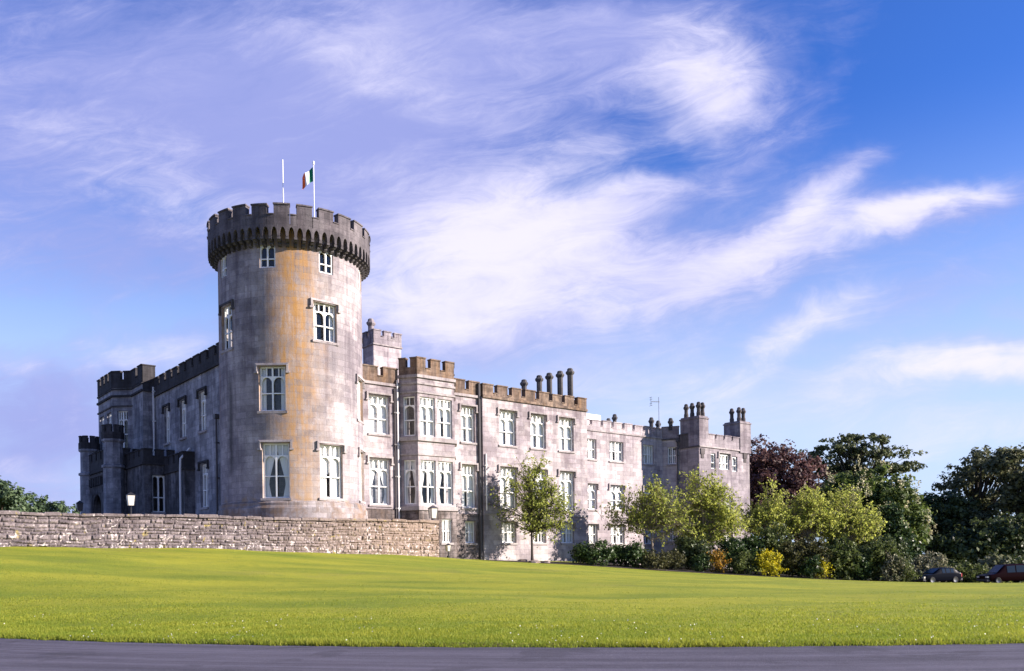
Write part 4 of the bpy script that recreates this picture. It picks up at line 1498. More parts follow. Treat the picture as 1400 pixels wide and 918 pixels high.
def porch():
    root = thing('entrance_porch', 'blackened battlemented entrance porch with pointed door and corner turrets at far left', 'porch', (*GV(21, 6.5), TZ))
    S0, S1, OF = 17.0, 24.9, 7.25
    Z0, ZT = 2.5, 9.30
    mS = flat(TC + S0 * V, NL, -V)
    mF = flat(TC + OF * NL, V, NL)
    mB = flat(TC + S1 * V, NL, V)
    door = (20.6, 23.4, TZ, 7.5)
    mb = MB()
    wall_face(mb, mS, 4.7, OF, Z0, ZT)
    wall_face(mb, mF, S0, S1, Z0, ZT, [door], 0.7)
    wall_face(mb, mB, 4.7, OF, Z0, ZT)
    mb.face([(*p, ZT) for p in (GV(S0, 4.7), GV(S1, 4.7), GV(S1, OF), GV(S0, OF))])
    mb.build('wall', M['porch'], root)
    # pointed head of the doorway and the door in it
    m2, fx = flipped(mF)
    a, b = fx(door[0], door[1])
    L, Rr = arch_pts(a, b, 5.9, 7.45, 8)
    hb = MB()
    hb.prism(m2, [(a, 7.5)] + L + [((a + b) / 2, 7.5)], -0.3, -0.05)
    hb.prism(m2, [((a + b) / 2, 7.5)] + Rr + [(b, 7.5)], -0.3, -0.05)
    hb.build('door_arch', M['porch'], root, weld=False)
    db = MB()
    db.box(m2, a, b, TZ, 7.5, -0.7, -0.62)
    db.build('door', M['door'], root)
    pb = MB()
    crenel(pb, mS, 5.0, OF - 0.6, ZT, 10.15, 10.75, 0.75, 0.34, 0.35, out=0.06)
    crenel(pb, mF, S0 + 0.6, S1 - 0.6, ZT, 10.2, 10.85, 0.9, 0.42, 0.35, out=0.06)
    pb.build('parapet', M['blackpar'], root, weld=False)
    string_course(root, mS, 4.9, OF, ZT, 0.18, 0.15, 'blackpar')
    string_course(root, mF, S0, S1, ZT, 0.18, 0.15, 'blackpar')
    string_course(root, mF, S0 + .6, S1 - .6, 8.95, 0.10, 0.10, 'darktrim')
    for k in range(8):                              # small corbels over the door
        s = 20.0 + k * 0.56
        cb = MB()
        cb.box(m2, *fx(s, s + 0.24), 8.15, 8.82, -0.02, 0.20)
        cb.build('corbel', M['blackpar'], root)
    for s, r in ((S0 + 0.15, 0.74), (24.55, 0.74)):
        c = GV(s, OF - 0.1)
        tb = MB()
        tb.lathe(c, [(r, Z0), (r, 9.2), (r + 0.12, 9.25), (r + 0.12, 9.42), (r - 0.04, 9.5), (r - 0.04, 11.20), (r + 0.10, 11.32), (r + 0.10, 11.46), (r - 0.3, 11.46)], 8, RAD(22.5))
        tu = tb.build('turret', M['entrance'], root)
        pb = MB()
        pts = [(c[0] + (r + 0.10) * math.cos(RAD(22.5 + 45 * i)), c[1] + (r + 0.10) * math.sin(RAD(22.5 + 45 * i))) for i in range(8)]
        for i in range(8):
            mp, Ls = side(pts[i], pts[(i + 1) % 8])
            pb.box(mp, 0, Ls, 11.46, 12.0, -0.2, 0)
            pb.box(mp, Ls * 0.24, Ls * 0.80, 12.0, 12.5, -0.2, 0.0)
            pb.box(mp, Ls * 0.22, Ls * 0.82, 12.5, 12.58, -0.22, 0.03)
        pb.build('parapet', M['blackpar'], tu, weld=False)
    return root


porch()


# ------------------------------------------------------------------ rubble wall of the terrace
def rubble_wall():
    s0, s1, off = -46.0, 7.9, 5.9
    top = 4.36
    # stones in courses: (s, z) boxes with their own depth and tint
    du = 0.075
    ns = int((s1 - s0) / du)
    ss = np.linspace(s0, s1, ns + 1)
    bx, by = [], []
    for s in ss:
        p = GU(s, off)
        bx.append(p[0])
        by.append(p[1])
    gnd = terrain(np.array(bx), np.array(by)) - 0.15
    nz = 34
    rr = np.random.default_rng(11)
    # course heights, uneven, wandering along the wall
    courses = [0.0]
    while courses[-1] < 3.2:
        courses.append(courses[-1] + rr.uniform(0.15, 0.30))
    D = np.zeros((nz + 1, ns + 1))
    Tn = np.zeros((nz + 1, ns + 1))
    joints = {}
    for k in range(len(courses)):
        js = [s0]
        while js[-1] < s1:
            js.append(js[-1] + rr.uniform(0.20, 0.62))
        joints[k] = (np.array(js), rr.uniform(0, 1, len(js) + 1), rr.uniform(0, 1, len(js) + 1))
    wob = 0.05 * np.sin(ss * 0.9) + 0.04 * np.sin(ss * 2.3 + 1)
    Zs = np.zeros_like(D)
    topz = top + 0.03 * np.sin(ss * 0.5) + 0.012 * np.sin(ss * 3.1)
    cap = 0.17
    for j in range(nz + 1):
        z = gnd + (topz - cap - gnd) * j / nz
        Zs[j] = z
        h = (topz - cap) - z + wob * 0.6
        for i in range(ns + 1):
            k = int(np.clip(np.searchsorted(courses, h[i]) - 1, 0, len(courses) - 2))
            js, d_, t_ = joints[k]
            q = int(np.searchsorted(js, ss[i]))
            l, r_ = js[max(q - 1, 0)], js[min(q, len(js) - 1)]
            e = min(ss[i] - l, r_ - ss[i], h[i] - courses[k], courses[k + 1] - h[i])
            f = min(1.0, max(0.0, e / 0.07))
            D[j, i] = -0.06 + f ** 0.6 * (0.06 + 0.075 * d_[q])
            Tn[j, i] = t_[q] * (0.25 + 0.75 * f)
    D += rr.normal(0, 0.008, D.shape)
    mp = flat(TC + off * N, U, N)
    v, f, uv, tint = [], [], [], []
    base = np.array([mp(s, 0, 0)[:2] for s in ss])
    for j in range(nz + 1):
        p = base + N[None, :] * D[j][:, None]
        for i in range(ns + 1):
            v.append((p[i, 0], p[i, 1], Zs[j, i]))
            uv.append((ss[i], Zs[j, i]))
            tint.append(Tn[j, i])
    w = ns + 1
    for j in range(nz):
        for i in range(ns):
            a = j * w + i
            f.append((a, a + 1, a + w + 1, a + w))
    # thin coping slabs on top, then the wall's back, all in the same mesh
    rows = [(-0.02, -cap + 0.0), (0.11, -cap + 0.01), (0.125, -0.03), (0.09, 0.0), (-0.42, 0.0), (-0.45, -cap), (-0.45, -2.6)]
    cw = np.zeros(ns + 1)
    cj = [s0]
    while cj[-1] < s1:
        cj.append(cj[-1] + rr.uniform(0.5, 1.2))
    cj = np.array(cj)
    cd, cz, ct = rr.uniform(-0.035, 0.03, len(cj) + 1), rr.uniform(-0.035, 0.03, len(cj) + 1), rr.uniform(0, 1, len(cj) + 1)
    b0 = len(v)
    for (d, z) in rows:
        for i in range(ns + 1):
            q = int(np.searchsorted(cj, ss[i]))
            e = np.min(np.abs(cj - ss[i]))
            kk = 1 if e > 0.045 else 0
            dd = d + (cd[q] - (0 if kk else 0.04) if 0.05 < d else 0)
            zz = topz[i] + z + ((cz[q] - (0 if kk else 0.03)) if z > -0.1 else 0)
            p = base[i] + N * dd
            v.append((p[0], p[1], zz))
            uv.append((ss[i], zz))
            tint.append(ct[q] * 0.8)
    for j in range(len(rows) - 1):
        for i in range(ns):
            a = b0 + j * w + i
            f.append((a, a + 1, a + w + 1, a + w))
    top_row = nz * w
    for i in range(ns):
        f.append((top_row + i, top_row + i + 1, b0 + i + 1, b0 + i))
    # the end of the wall, a plain quoin face turning back to the house
    e0 = len(v)
    zb = float(gnd[-1])
    for d in np.linspace(0.0, -6.3, 60):
        for j in range(9):
            z = zb + (topz[-1] - zb) * j / 8
            p = np.array(mp(s1, 0, d)[:2]) + U * (0.02 + 0.05 * rr.random())
            v.append((p[0], p[1], z))
            uv.append((d, z))
            tint.append(rr.random() * 0.7)
    for a in range(59):
        for j in range(8):
            q = e0 + a * 9 + j
            f.append((q, q + 9, q + 10, q + 1))
    # stitch the end to the front
    for j in range(8):
        pass
    me = bpy.data.meshes.new('terrace_wall')
    me.from_pydata(v, [], f)
    l = me.uv_layers.new(name='UVMap')
    li = np.zeros(len(me.loops), int)
    me.loops.foreach_get('vertex_index', li)
    l.data.foreach_set('uv', np.array(uv, np.float32)[li].ravel())
    at = me.attributes.new('tint', 'FLOAT', 'POINT')
    at.data.foreach_set('value', np.array(tint, np.float32))
    me.materials.append(M['rubble'])
    o = bpy.data.objects.new('terrace_wall', me)
    COL.objects.link(o)
    tag(o, 'long low rubble wall with pale lichen patches holding up the terrace', 'wall', None, 'thing')


rubble_wall()


# ------------------------------------------------------------------ foliage
def leaf_mesh(name, m, P, Nn, size, tint, parent=None, aspect=1.7, org=None):
    """one four-sided leaf per point"""
    k = len(P)
    Nn = Nn / (np.linalg.norm(Nn, axis=1, keepdims=True) + 1e-9)
    rv = rng.normal(size=(k, 3))
    t = np.cross(Nn, rv)
    t /= np.linalg.norm(t, axis=1, keepdims=True) + 1e-9
    b = np.cross(Nn, t)
    s = np.asarray(size).reshape(-1, 1) * np.ones((k, 1))
    L, Wd = s * 0.5 * aspect ** 0.5, s * 0.5 / aspect ** 0.5
    c = P - (org if org is not None else 0)
    bend = Nn * s * 0.12
    V4 = np.stack([c - t * L, c + b * Wd + bend, c + t * L, c - b * Wd + bend], 1).reshape(-1, 3)
    me = bpy.data.meshes.new(name)
    me.vertices.add(k * 4)
    me.vertices.foreach_set('co', V4.astype(np.float32).ravel())
    me.loops.add(k * 4)
    me.loops.foreach_set('vertex_index', np.arange(k * 4, dtype=np.int32))
    me.polygons.add(k)
    me.polygons.foreach_set('loop_start', np.arange(0, k * 4, 4, dtype=np.int32))
    try:
        me.polygons.foreach_set('loop_total', np.full(k, 4, np.int32))
    except Exception:
        pass
    me.update(calc_edges=True)
    at = me.attributes.new('tint', 'FLOAT', 'POINT')
    at.data.foreach_set('value', np.repeat(np.clip(tint, 0, 1), 4).astype(np.float32))
    me.materials.append(m)
    o = bpy.data.objects.new(name, me)
    COL.objects.link(o)
    if parent is not None:
        o.parent = parent
    return o


def clumps_in(ells, n, g, shell=0.45, gap=0.25):
    """clump centres spread through a union of ellipsoids, thinned by a noise so that gaps open"""
    w = np.array([e[3] * e[4] * e[5] for e in ells]) ** 0.67
    w /= w.sum()
    out = []
    ph = g.uniform(0, 6.28, 6)
    while len(out) < n:
        e = ells[g.choice(len(ells), p=w)]
        d = g.normal(size=3)
        d /= np.linalg.norm(d)
        r = g.uniform(0, 1) ** shell
        p = np.array(e[:3]) + d * r * np.array(e[3:6])
        q = math.sin(p[0] * 1.1 + ph[0]) * math.sin(p[1] * 1.1 + ph[1]) + math.sin(p[2] * 1.4 + ph[2]) * math.sin(p[0] * 0.8 + ph[3])
        if q < -1.0 + gap * 2 and g.uniform() < 0.75:
            continue
        out.append((p, d * r))
    return out


def tree(name, label, cat, base, ells, n_cl, per, leaf, cl_r, m, bark='wood', trunk_r=0.3, seed=1, group=None, stems=1, limb=0.5, upright=1.0,
         blossom=None, shell=0.45, gap=0.25, crown='crown', stem='trunk', fork=0.35, zbase=None, droop=0.0, spray=0.0):
    """ells: ellipsoids (x, y, z, rx, ry, rz) relative to the base"""
    g = np.random.default_rng(seed)
    bz = gz(*base) if zbase is None else zbase
    org = np.array([base[0], base[1], bz])
    root = thing(name, label, cat, tuple(org), group)
    cl_ = clumps_in(ells, n_cl, g, shell, gap)
    cen = np.mean([e[:3] for e in ells], axis=0)
    # trunk, limbs reaching to the clumps
    b = MB()
    zmid = cen[2]
    zlow = min(e[2] - e[5] for e in ells)
    tips = []
    st_pts = []
    for k in range(stems):
        a = g.uniform(0, 6.28)
        f = np.array([math.cos(a), math.sin(a), 0]) * (trunk_r * 2.2 if stems > 1 else 0)
        top = np.array([cen[0] + f[0] * 2.5, cen[1] + f[1] * 2.5, zmid + 0.25 * (zmid - zlow)])
        p0 = f - np.array([0, 0, 0.15])
        p1 = p0 * 0.5 + top * 0.5 + np.array([g.normal() * 0.15, g.normal() * 0.15, 0]) * trunk_r * 4
        pts = []
        for t in np.linspace(0, 1, 8):
            pts.append((1 - t) ** 2 * p0 + 2 * t * (1 - t) * p1 + t * t * top)
        st_pts.append(pts)
        b.tube([org + p for p in pts], [trunk_r * (1.35 if i == 0 else 1 - 0.11 * i) for i in range(8)], 8)
    nl = int(n_cl * limb)
    for i in g.choice(n_cl, nl, replace=False) if nl else ():
        p, _ = cl_[i]
        pts = st_pts[g.integers(stems)]
        zz = [q[2] for q in pts]
        want = zlow * 0.7 + (p[2] - zlow) * fork
        j = int(np.clip(np.searchsorted(zz, want), 2, 6))
        q0 = pts[j]
        mid = q0 * 0.45 + p * 0.55 + np.array([0, 0, 0.10 * np.linalg.norm(p - q0) * upright]) + g.normal(size=3) * 0.06 * np.linalg.norm(p - q0)
        r0 = trunk_r * 0.42 * g.uniform(0.5, 1)
        b.tube([org + ((1 - t) ** 2 * q0 + 2 * t * (1 - t) * mid + t * t * p) for t in np.linspace(0, 1, 6)], [r0 * (1 - 0.15 * k) for k in range(6)], 5, caps=False)
    P_, N_, T_, S_ = [], [], [], []
    tws = []
    for p, d in cl_:
        k = max(4, int(per * g.uniform(0.6, 1.4)))
        r = cl_r * g.uniform(0.65, 1.3)
        dirs = g.normal(size=(k, 3))
        dirs /= np.linalg.norm(dirs, axis=1, keepdims=True)
        if spray:
            # leaves strung along two or three twigs that reach outward and up
            nt = g.integers(2, 4)
            q = np.zeros((k, 3))
            for w_ in range(nt):
                tw = d * 1.25 + np.array([0, 0, 0.55]) + g.normal(size=3) * 0.6
                tw = tw / np.linalg.norm(tw) * spray * g.uniform(0.6, 1.35)
                ii = np.arange(w_, k, nt)
                tt = g.uniform(0.0, 1, (len(ii), 1))
                q[ii] = tw * tt + g.normal(size=(len(ii), 3)) * (0.16 - 0.09 * tt)
                tws.append((org + p - tw * 0.25, org + p + tw * 0.9))
        else:
            q = dirs * (g.uniform(0, 1, (k, 1)) ** 0.5) * r * np.array([1, 1, 0.7 * upright])
        if droop:
            q[:, 2] -= droop * (q[:, 0] ** 2 + q[:, 1] ** 2)
        P_.append(org + p + q)
        N_.append(dirs * 0.55 + g.normal(size=(k, 3)) * 0.6 + np.array([0, 0, 0.35]) + d * 0.4)
        T_.append(np.clip(g.normal(0.45, 0.28, k) + g.normal(0, 0.14), 0, 1))
        S_.append(leaf * g.uniform(0.6, 1.35, k))
    for a_, b_ in tws:
        b.tube([a_, b_], [0.018, 0.007], 3, caps=False)
    b.build(stem, M[bark], root, weld=False, smooth=True)
    leaf_mesh(crown, M[m], np.concatenate(P_), np.concatenate(N_), np.concatenate(S_), np.concatenate(T_), root, org=org)
    if blossom:
        bm, nb, bs, hmin = blossom
        P_, N_, T_, S_ = [], [], [], []
        outer = [(p, d) for p, d in cl_ if np.linalg.norm(d) > 0.72 and p[2] > hmin]
        for i in g.choice(len(outer), min(nb, len(outer)), replace=False):
            p, d = outer[i]
            c = p + d / (np.linalg.norm(d) + 1e-6) * cl_r * 0.9
            for _ in range(3):
                c2 = c + g.normal(size=3) * cl_r * 0.5
                k = 14
                q = g.normal(size=(k, 3)) * np.array([0.10, 0.10, 0.24]) * bs
                P_.append(org + c2 + q)
                N_.append(g.normal(size=(k, 3)))
                T_.append(g.uniform(0, 1, k))
                S_.append(np.full(k, 0.16 * bs))
        leaf_mesh('blossom', M[bm], np.concatenate(P_), np.concatenate(N_), np.concatenate(S_), np.concatenate(T_), root, org=org)
    return root


def at(px, Y):
    """world x of the view column px at depth Y (used to read positions off the photograph)"""
    return (px - 700) / 1170 * Y


# young trees before the garden front
YG = 'young trees before the long front'
tree('young_tree', 'airy young tree on a bare trunk alone before the long front', 'tree', (1.64, 69.2),
     [(0.2, 0, 4.4, 2.3, 1.9, 1.2), (-0.3, 0, 6.1, 1.5, 1.4, 1.4), (2.0, 0.3, 2.9, 1.5, 1.1, 0.45), (-2.6, 0, 4.7, 0.9, 1.1, 0.6), (-2.0, 0, 3.6, 1.2, 1.0, 0.5), (-0.8, 0, 8.0, 0.45, 0.6, 0.9), (0.6, 0, 7.5, 0.45, 0.6, 0.9),
      (0.0, 0, 2.9, 1.7, 1.3, 0.4), (2.5, 0, 4.1, 0.8, 0.9, 0.5), (1.5, 0, 5.6, 0.9, 0.9, 0.6), (-1.8, 0, 6.0, 0.6, 0.8, 0.6)],
     350, 15, 0.165, 0.40, 'lf_young', 'darkbark', 0.11, 3, YG, 1, 0.55, 1.5, shell=0.8, gap=0.45, spray=1.15, fork=0.55)
tree('young_tree', 'young spreading tree with a crooked pale trunk behind the low dark hedge', 'tree', (at(893, 75), 75.0),
     [(-1.4, 0, 4.0, 2.5, 1.8, 1.1), (1.5, 0, 4.2, 1.9, 1.7, 1.5), (0.9, 0, 5.8, 1.5, 1.3, 1.2), (-3.2, 0, 4.4, 1.3, 1.1, 0.8), (-2.2, 0, 5.4, 1.0, 1.0, 0.7), (0.3, 0, 6.5, 0.7, 0.7, 0.6), (-1.0, 0, 5.6, 1.0, 1.0, 0.7), (2.4, 0, 3.2, 1.2, 1, 0.6)],
     340, 17, 0.18, 0.44, 'lf_young', 'palebark', 0.14, 5, YG, 1, 0.6, 1.4, shell=0.8, gap=0.42, spray=1.2, fork=0.45)
tree('young_tree', 'full leafed light green young tree before the wing with chimneys', 'tree', (at(966, 77), 77.0),
     [(0, 0, 3.6, 2.3, 2.0, 1.9), (0.1, 0, 5.6, 2.0, 1.7, 1.8), (-0.8, 0, 7.9, 0.9, 1.0, 1.0), (0.6, 0, 7.2, 0.7, 0.8, 0.8), (1.4, 0, 4.4, 2.0, 1.6, 1.4), (-1.6, 0, 4.2, 1.3, 1.2, 1.3)],
     500, 24, 0.18, 0.48, 'lf_light', 'palebark', 0.12, 8, YG, 2, 0.45, 1.5, shell=0.65, gap=0.22, spray=1.05, fork=0.45)
tree('young_tree', 'slender light green tree with two pale stems just right of the castle end', 'tree', (at(1053, 80), 80.0),
     [(0.1, 0, 5.0, 1.4, 1.3, 1.9), (-1.2, 0, 4.8, 1.4, 1.2, 1.3), (0.3, 0, 7.0, 0.8, 0.8, 1.4)],
     300, 24, 0.17, 0.46, 'lf_light', 'palebark', 0.11, 9, YG, 2, 0.45, 1.5, shell=0.65, gap=0.26, spray=1.0, fork=0.45)
tree('young_tree', 'round headed yellow green young tree in front of the copper beech', 'tree', (at(1106, 81), 81.0),
     [(-0.1, 0, 5.2, 2.1, 1.8, 1.7), (0.2, 0, 6.7, 1.5, 1.4, 1.2), (-1.7, 0, 5.2, 1.3, 1.2, 1.2), (1.5, 0, 4.8, 1.2, 1.2, 1.0)],
     400, 25, 0.17, 0.46, 'lf_light', 'palebark', 0.12, 10, YG, 1, 0.45, 1.4, shell=0.6, gap=0.2, spray=1.0, fork=0.45)
tree('young_tree', 'light green young tree on three pale stems before the chestnut', 'tree', (at(1161, 82), 82.0),
     [(0, 0, 5.6, 2.2, 1.8, 1.7), (-0.2, 0, 7.2, 1.5, 1.3, 1.2), (1.4, 0, 4.9, 1.4, 1.2, 1.2), (-1.4, 0, 5.2, 1.3, 1.2, 1.2)],
     420, 25, 0.17, 0.46, 'lf_light', 'palebark', 0.10, 12, YG, 3, 0.45, 1.4, shell=0.6, gap=0.2, spray=1.0, fork=0.45)

# big trees behind
tree('copper_beech', 'broad dark red copper beech rising behind the castle end', 'tree', (at(1062, 108), 108.0),
     [(0, 0, 9.4, 6.0, 6, 6.2), (-3.4, 0, 13.6, 4.4, 4.5, 4.6), (4.4, 0, 10.4, 4.2, 4, 4.6), (0.6, 0, 12.6, 4.2, 4, 4.2), (-6, 0, 11, 4, 4, 5)],
     760, 40, 0.34, 0.9, 'lf_beech', 'darkbark', 0.55, 21, None, 1, 0.12, 1.0, shell=0.35, gap=0.12)
tree('cedar_tree', 'flat topped dark cedar spreading behind the flowering chestnut', 'tree', (at(1172, 118), 118.0),
     [(0, 0, 18.9, 4.6, 4, 0.9), (-2.0, 0, 17.4, 5.6, 4, 0.9), (3.5, 0, 16.9, 5.4, 4, 0.8), (-5.0, 0, 15.4, 3.0, 3.4, 2.0), (6.6, 0, 14.9, 3.2, 3, 0.8), (0, 0, 14.6, 6.2, 4, 2.0), (0, 0, 10, 5, 4, 3)],
     520, 30, 0.34, 0.72, 'lf_cedar', 'darkbark', 0.5, 22, None, 1, 0.30, 0.7, shell=0.6, gap=0.38)
tree('chestnut_tree', 'large horse chestnut with cream blossom candles', 'tree', (at(1196, 98), 98.0),
     [(0, 0, 6.6, 5.4, 5, 5.6), (-3.4, 0, 9.6, 2.6, 3.0, 2.6), (0.6, 0, 10.2, 3.4, 3.4, 2.6), (3.2, 0, 6.5, 3.0, 3.2, 4.2), (-4.3, 0, 8, 1.9, 2.6, 2.6)],
     620, 46, 0.36, 0.85, 'lf_chest', 'darkbark', 0.55, 23, None, 1, 0.1, 1.0, ('lf_cream', 60, 1.25, 5.0), shell=0.36, gap=0.2)
tree('conifer', 'dark green conical cypress below the chestnut near the parked cars', 'tree', (at(1226, 88), 88.0),
     [(0, 0, 2.2, 2.6, 2.4, 2.4), (-0.2, 0, 4.4, 1.9, 1.8, 2.4), (-0.5, 0, 6.3, 1.1, 1.0, 1.6)],
     260, 36, 0.27, 0.55, 'lf_shrub', 'darkbark', 0.2, 24, None, 1, 0.05, 1.3, shell=0.35, gap=0.1)
tree('oak_tree', 'dark oak with sky showing through its open crown above the parked cars', 'tree', (at(1343, 112), 112.0),
     [(0, 0, 14.6, 3.6, 4.5, 2.6), (-3.2, 0, 12.6, 2.4, 3, 1.6), (-1, 0, 6.2, 6.5, 4.5, 3.6), (3.5, 0, 13.5, 2.6, 3, 1.6), (-4.5, 0, 5.5, 4.0, 4, 3.6), (0.5, 0, 9.8, 5.0, 3, 1.4)],
     470, 28, 0.36, 0.75, 'lf_oak', 'darkbark', 0.55, 25, None, 1, 0.30, 1.0, shell=0.5, gap=0.42)
tree('oak_tree', 'dense dark tree at the right edge of the lawn behind the maroon van', 'tree', (at(1402, 105), 105.0),
     [(0, 0, 12.4, 4.4, 4.5, 4.2), (1, 0, 6, 6, 5, 4.5), (-4, 0, 5.5, 4, 4, 3.6), (4, 0, 11, 4, 4, 3), (-2.4, 0, 14.2, 2.0, 2, 1.8)],
     480, 36, 0.42, 0.95, 'lf_oak', 'darkbark', 0.6, 26, None, 1, 0.15, 1.0, shell=0.4, gap=0.2)
tree('holly_tree', 'dark bushy tree in shade between the chestnut and the open oak', 'tree', (at(1285, 108), 108.0),
     [(0, 0, 5.5, 4.2, 4, 5.6), (1.5, 0, 8.3, 3.2, 3, 2.6), (-2.2, 0, 7.6, 2.4, 2.4, 3.2)],
     430, 36, 0.40, 0.90, 'lf_dark', 'darkbark', 0.4, 27, None, 1, 0.08, 1.0, shell=0.35, gap=0.12)
tree('holly_tree', 'low dark tree under the open oak above the two cars', 'tree', (at(1350, 98), 98.0),
     [(0, 0, 3.6, 5.5, 3.5, 3.4), (3.0, 0, 4.4, 4.2, 3.5, 3.6), (-3.2, 0, 3.2, 3.2, 3.0, 3.0)],
     420, 36, 0.38, 0.85, 'lf_dark', 'darkbark', 0.35, 28, None, 1, 0.08, 1.0, shell=0.38, gap=0.14)
# beyond the frame's right, the trees whose crowns the low sun has to pass
# distant trees over the wall at far left
tree('willow_tree', 'pale green feathery tree at the far left above the wall', 'tree', (at(-2, 120), 120.0),
     [(0, 0, 6.0, 4.4, 4, 4.0), (1.6, 0, 8.6, 2.4, 2, 2.4), (-1.4, 0, 9.6, 2.6, 3, 2.5)],
     260, 32, 0.40, 0.8, 'lf_far', 'wood', 0.3, 31, 'distant trees left of the castle', 1, 0.2, 1.2, zbase=2.4, shell=0.5, gap=0.25)
tree('distant_tree', 'round dark distant tree beside the pale feathery one', 'tree', (at(44, 150), 150.0),
     [(0, 0, 9.0, 3.0, 3, 3.3), (1.0, 0, 5.5, 4, 3, 3)], 170, 32, 0.5, 0.9, 'lf_far', 'darkbark', 0.35, 32, 'distant trees left of the castle', 1, 0.2, zbase=2.0, gap=0.3, shell=0.45)
tree('distant_tree', 'open dark distant tree midway between the feathery tree and the porch', 'tree', (at(66, 152), 152.0),
     [(0, 0, 8.8, 3.0, 3, 2.2), (1, 0, 5.5, 3.2, 3, 2)], 120, 28, 0.5, 0.85, 'lf_far', 'darkbark', 0.35, 33, 'distant trees left of the castle', 1, 0.25, zbase=2.0, gap=0.42, shell=0.5)
tree('distant_tree', 'low dark distant tree nearest the left of the porch', 'tree', (at(88, 150), 150.0),
     [(0, 0, 8.0, 2.6, 3, 2.6), (2.2, 0, 5.4, 3.0, 3, 2.4)], 140, 30, 0.5, 0.85, 'lf_far', 'darkbark', 0.35, 34, 'distant trees left of the castle', 1, 0.2, zbase=2.0, gap=0.3, shell=0.45)

# shrubs: (name, label, px, Y, width m, height m, material, leaf size, clumps)
SG = 'shrubs along the edge of the lawn'
SHR = [
    ('shrub', 'dark rounded shrub at the left end of the shrub border', 812, 70.5, 1.9, 2.0, 'lf_shrub', 0.17, 120),
    ('shrub', 'second dark shrub beneath the crooked young tree', 857, 71.5, 1.7, 2.2, 'lf_shrub', 0.17, 120),
    ('shrub', 'low bronze green shrub in front of the crooked young tree', 893, 71.5, 1.3, 1.3, 'lf_brown', 0.15, 70),
    ('shrub', 'low dark spreading shrub between the bronze one and the taller evergreens', 916, 72.5, 1.1, 1.2, 'lf_brown', 0.15, 60),
    ('shrub', 'tall dark evergreen shrub left of the orange flowered bush', 950, 75.0, 2.1, 3.3, 'lf_dark', 0.18, 170),
    ('shrub', 'small mid green shrub at the foot of the tall dark evergreen', 957, 72.2, 0.8, 1.5, 'lf_shrub', 0.15, 45),
    ('flowering_bush', 'small bush flecked with orange flowers', 981, 72.3, 0.45, 1.5, 'lf_orange', 0.13, 40),
    ('shrub', 'tall blue green shrub behind the orange and yellow bushes', 1012, 75.5, 2.2, 3.8, 'lf_shrub', 0.19, 170),
    ('shrub', 'small dark round shrub left of the bright yellow bush', 1016, 72.6, 0.9, 1.6, 'lf_mid', 0.15, 55),
    ('flowering_bush', 'large bush of bright yellow flowers', 1050, 72.8, 1.05, 1.8, 'lf_yellow', 0.14, 95),
    ('shrub', 'tall green shrub behind the large yellow bush', 1055, 77.0, 1.9, 4.6, 'lf_mid', 0.20, 150),
    ('shrub', 'broad bronze green shrub right of the large yellow bush', 1098, 74.2, 1.9, 3.4, 'lf_brown', 0.19, 150),
    ('shrub', 'glossy dark shrub between the bronze shrub and the small yellow bush', 1110, 72.9, 0.9, 1.9, 'lf_shrub', 0.17, 60),
    ('flowering_bush', 'small upright yellow flowered bush', 1125, 73.2, 0.22, 1.1, 'lf_yellow', 0.11, 22),
    ('shrub', 'tall leafy shrub with large pale leaves right of the small yellow bush', 1146, 75.0, 1.4, 3.4, 'lf_mid', 0.24, 110),
    ('shrub', 'dark shrub below the three stemmed young tree', 1172, 75.5, 1.5, 2.4, 'lf_shrub', 0.18, 100),
    ('shrub', 'broad mid green shrub right of the three stemmed young tree', 1200, 76.0, 1.8, 3.4, 'lf_mid', 0.20, 140),
    ('flowering_bush', 'narrow bush flecked with pale blossom at the right end of the border', 1219, 75.0, 0.75, 2.1, 'lf_pink', 0.15, 60),
    ('shrub', 'small bright round shrub nearest the dark hatchback', 1236, 75.2, 0.7, 1.5, 'lf_mid', 0.14, 50),
    ('shrub', 'dark tall backing shrub behind the right end of the border', 1195, 82.0, 3.2, 4.6, 'lf_dark', 0.22, 200),
    ('shrub', 'dark backing shrub below the round headed yellow green tree', 1130, 81.0, 3.0, 3.8, 'lf_dark', 0.22, 190),
    ('shrub', 'dark backing shrub below the slender two stemmed tree', 1080, 80.5, 2.4, 3.6, 'lf_dark', 0.22, 160),
    ('flowering_bush', 'rounded bush with pale pink white flowers behind the dark hatchback', 1266, 82.0, 1.9, 2.6, 'lf_pink', 0.20, 140),
    ('shrub', 'low grey green hedge shrub between the two parked cars', 1322, 84.0, 2.0, 1.7, 'lf_mid', 0.18, 100),
    ('shrub', 'pale spiky grey leaved shrub by the front of the maroon van', 1358, 86.0, 1.5, 2.9, 'lf_grey', 0.30, 70),
    ('shrub', 'dark hedge shrub behind the dark hatchback', 1296, 87.0, 2.6, 2.4, 'lf_dark', 0.2, 130),
    ('shrub', 'dark hedge shrub behind the maroon van', 1385, 90.0, 3.6, 3.2, 'lf_dark', 0.22, 170),
]
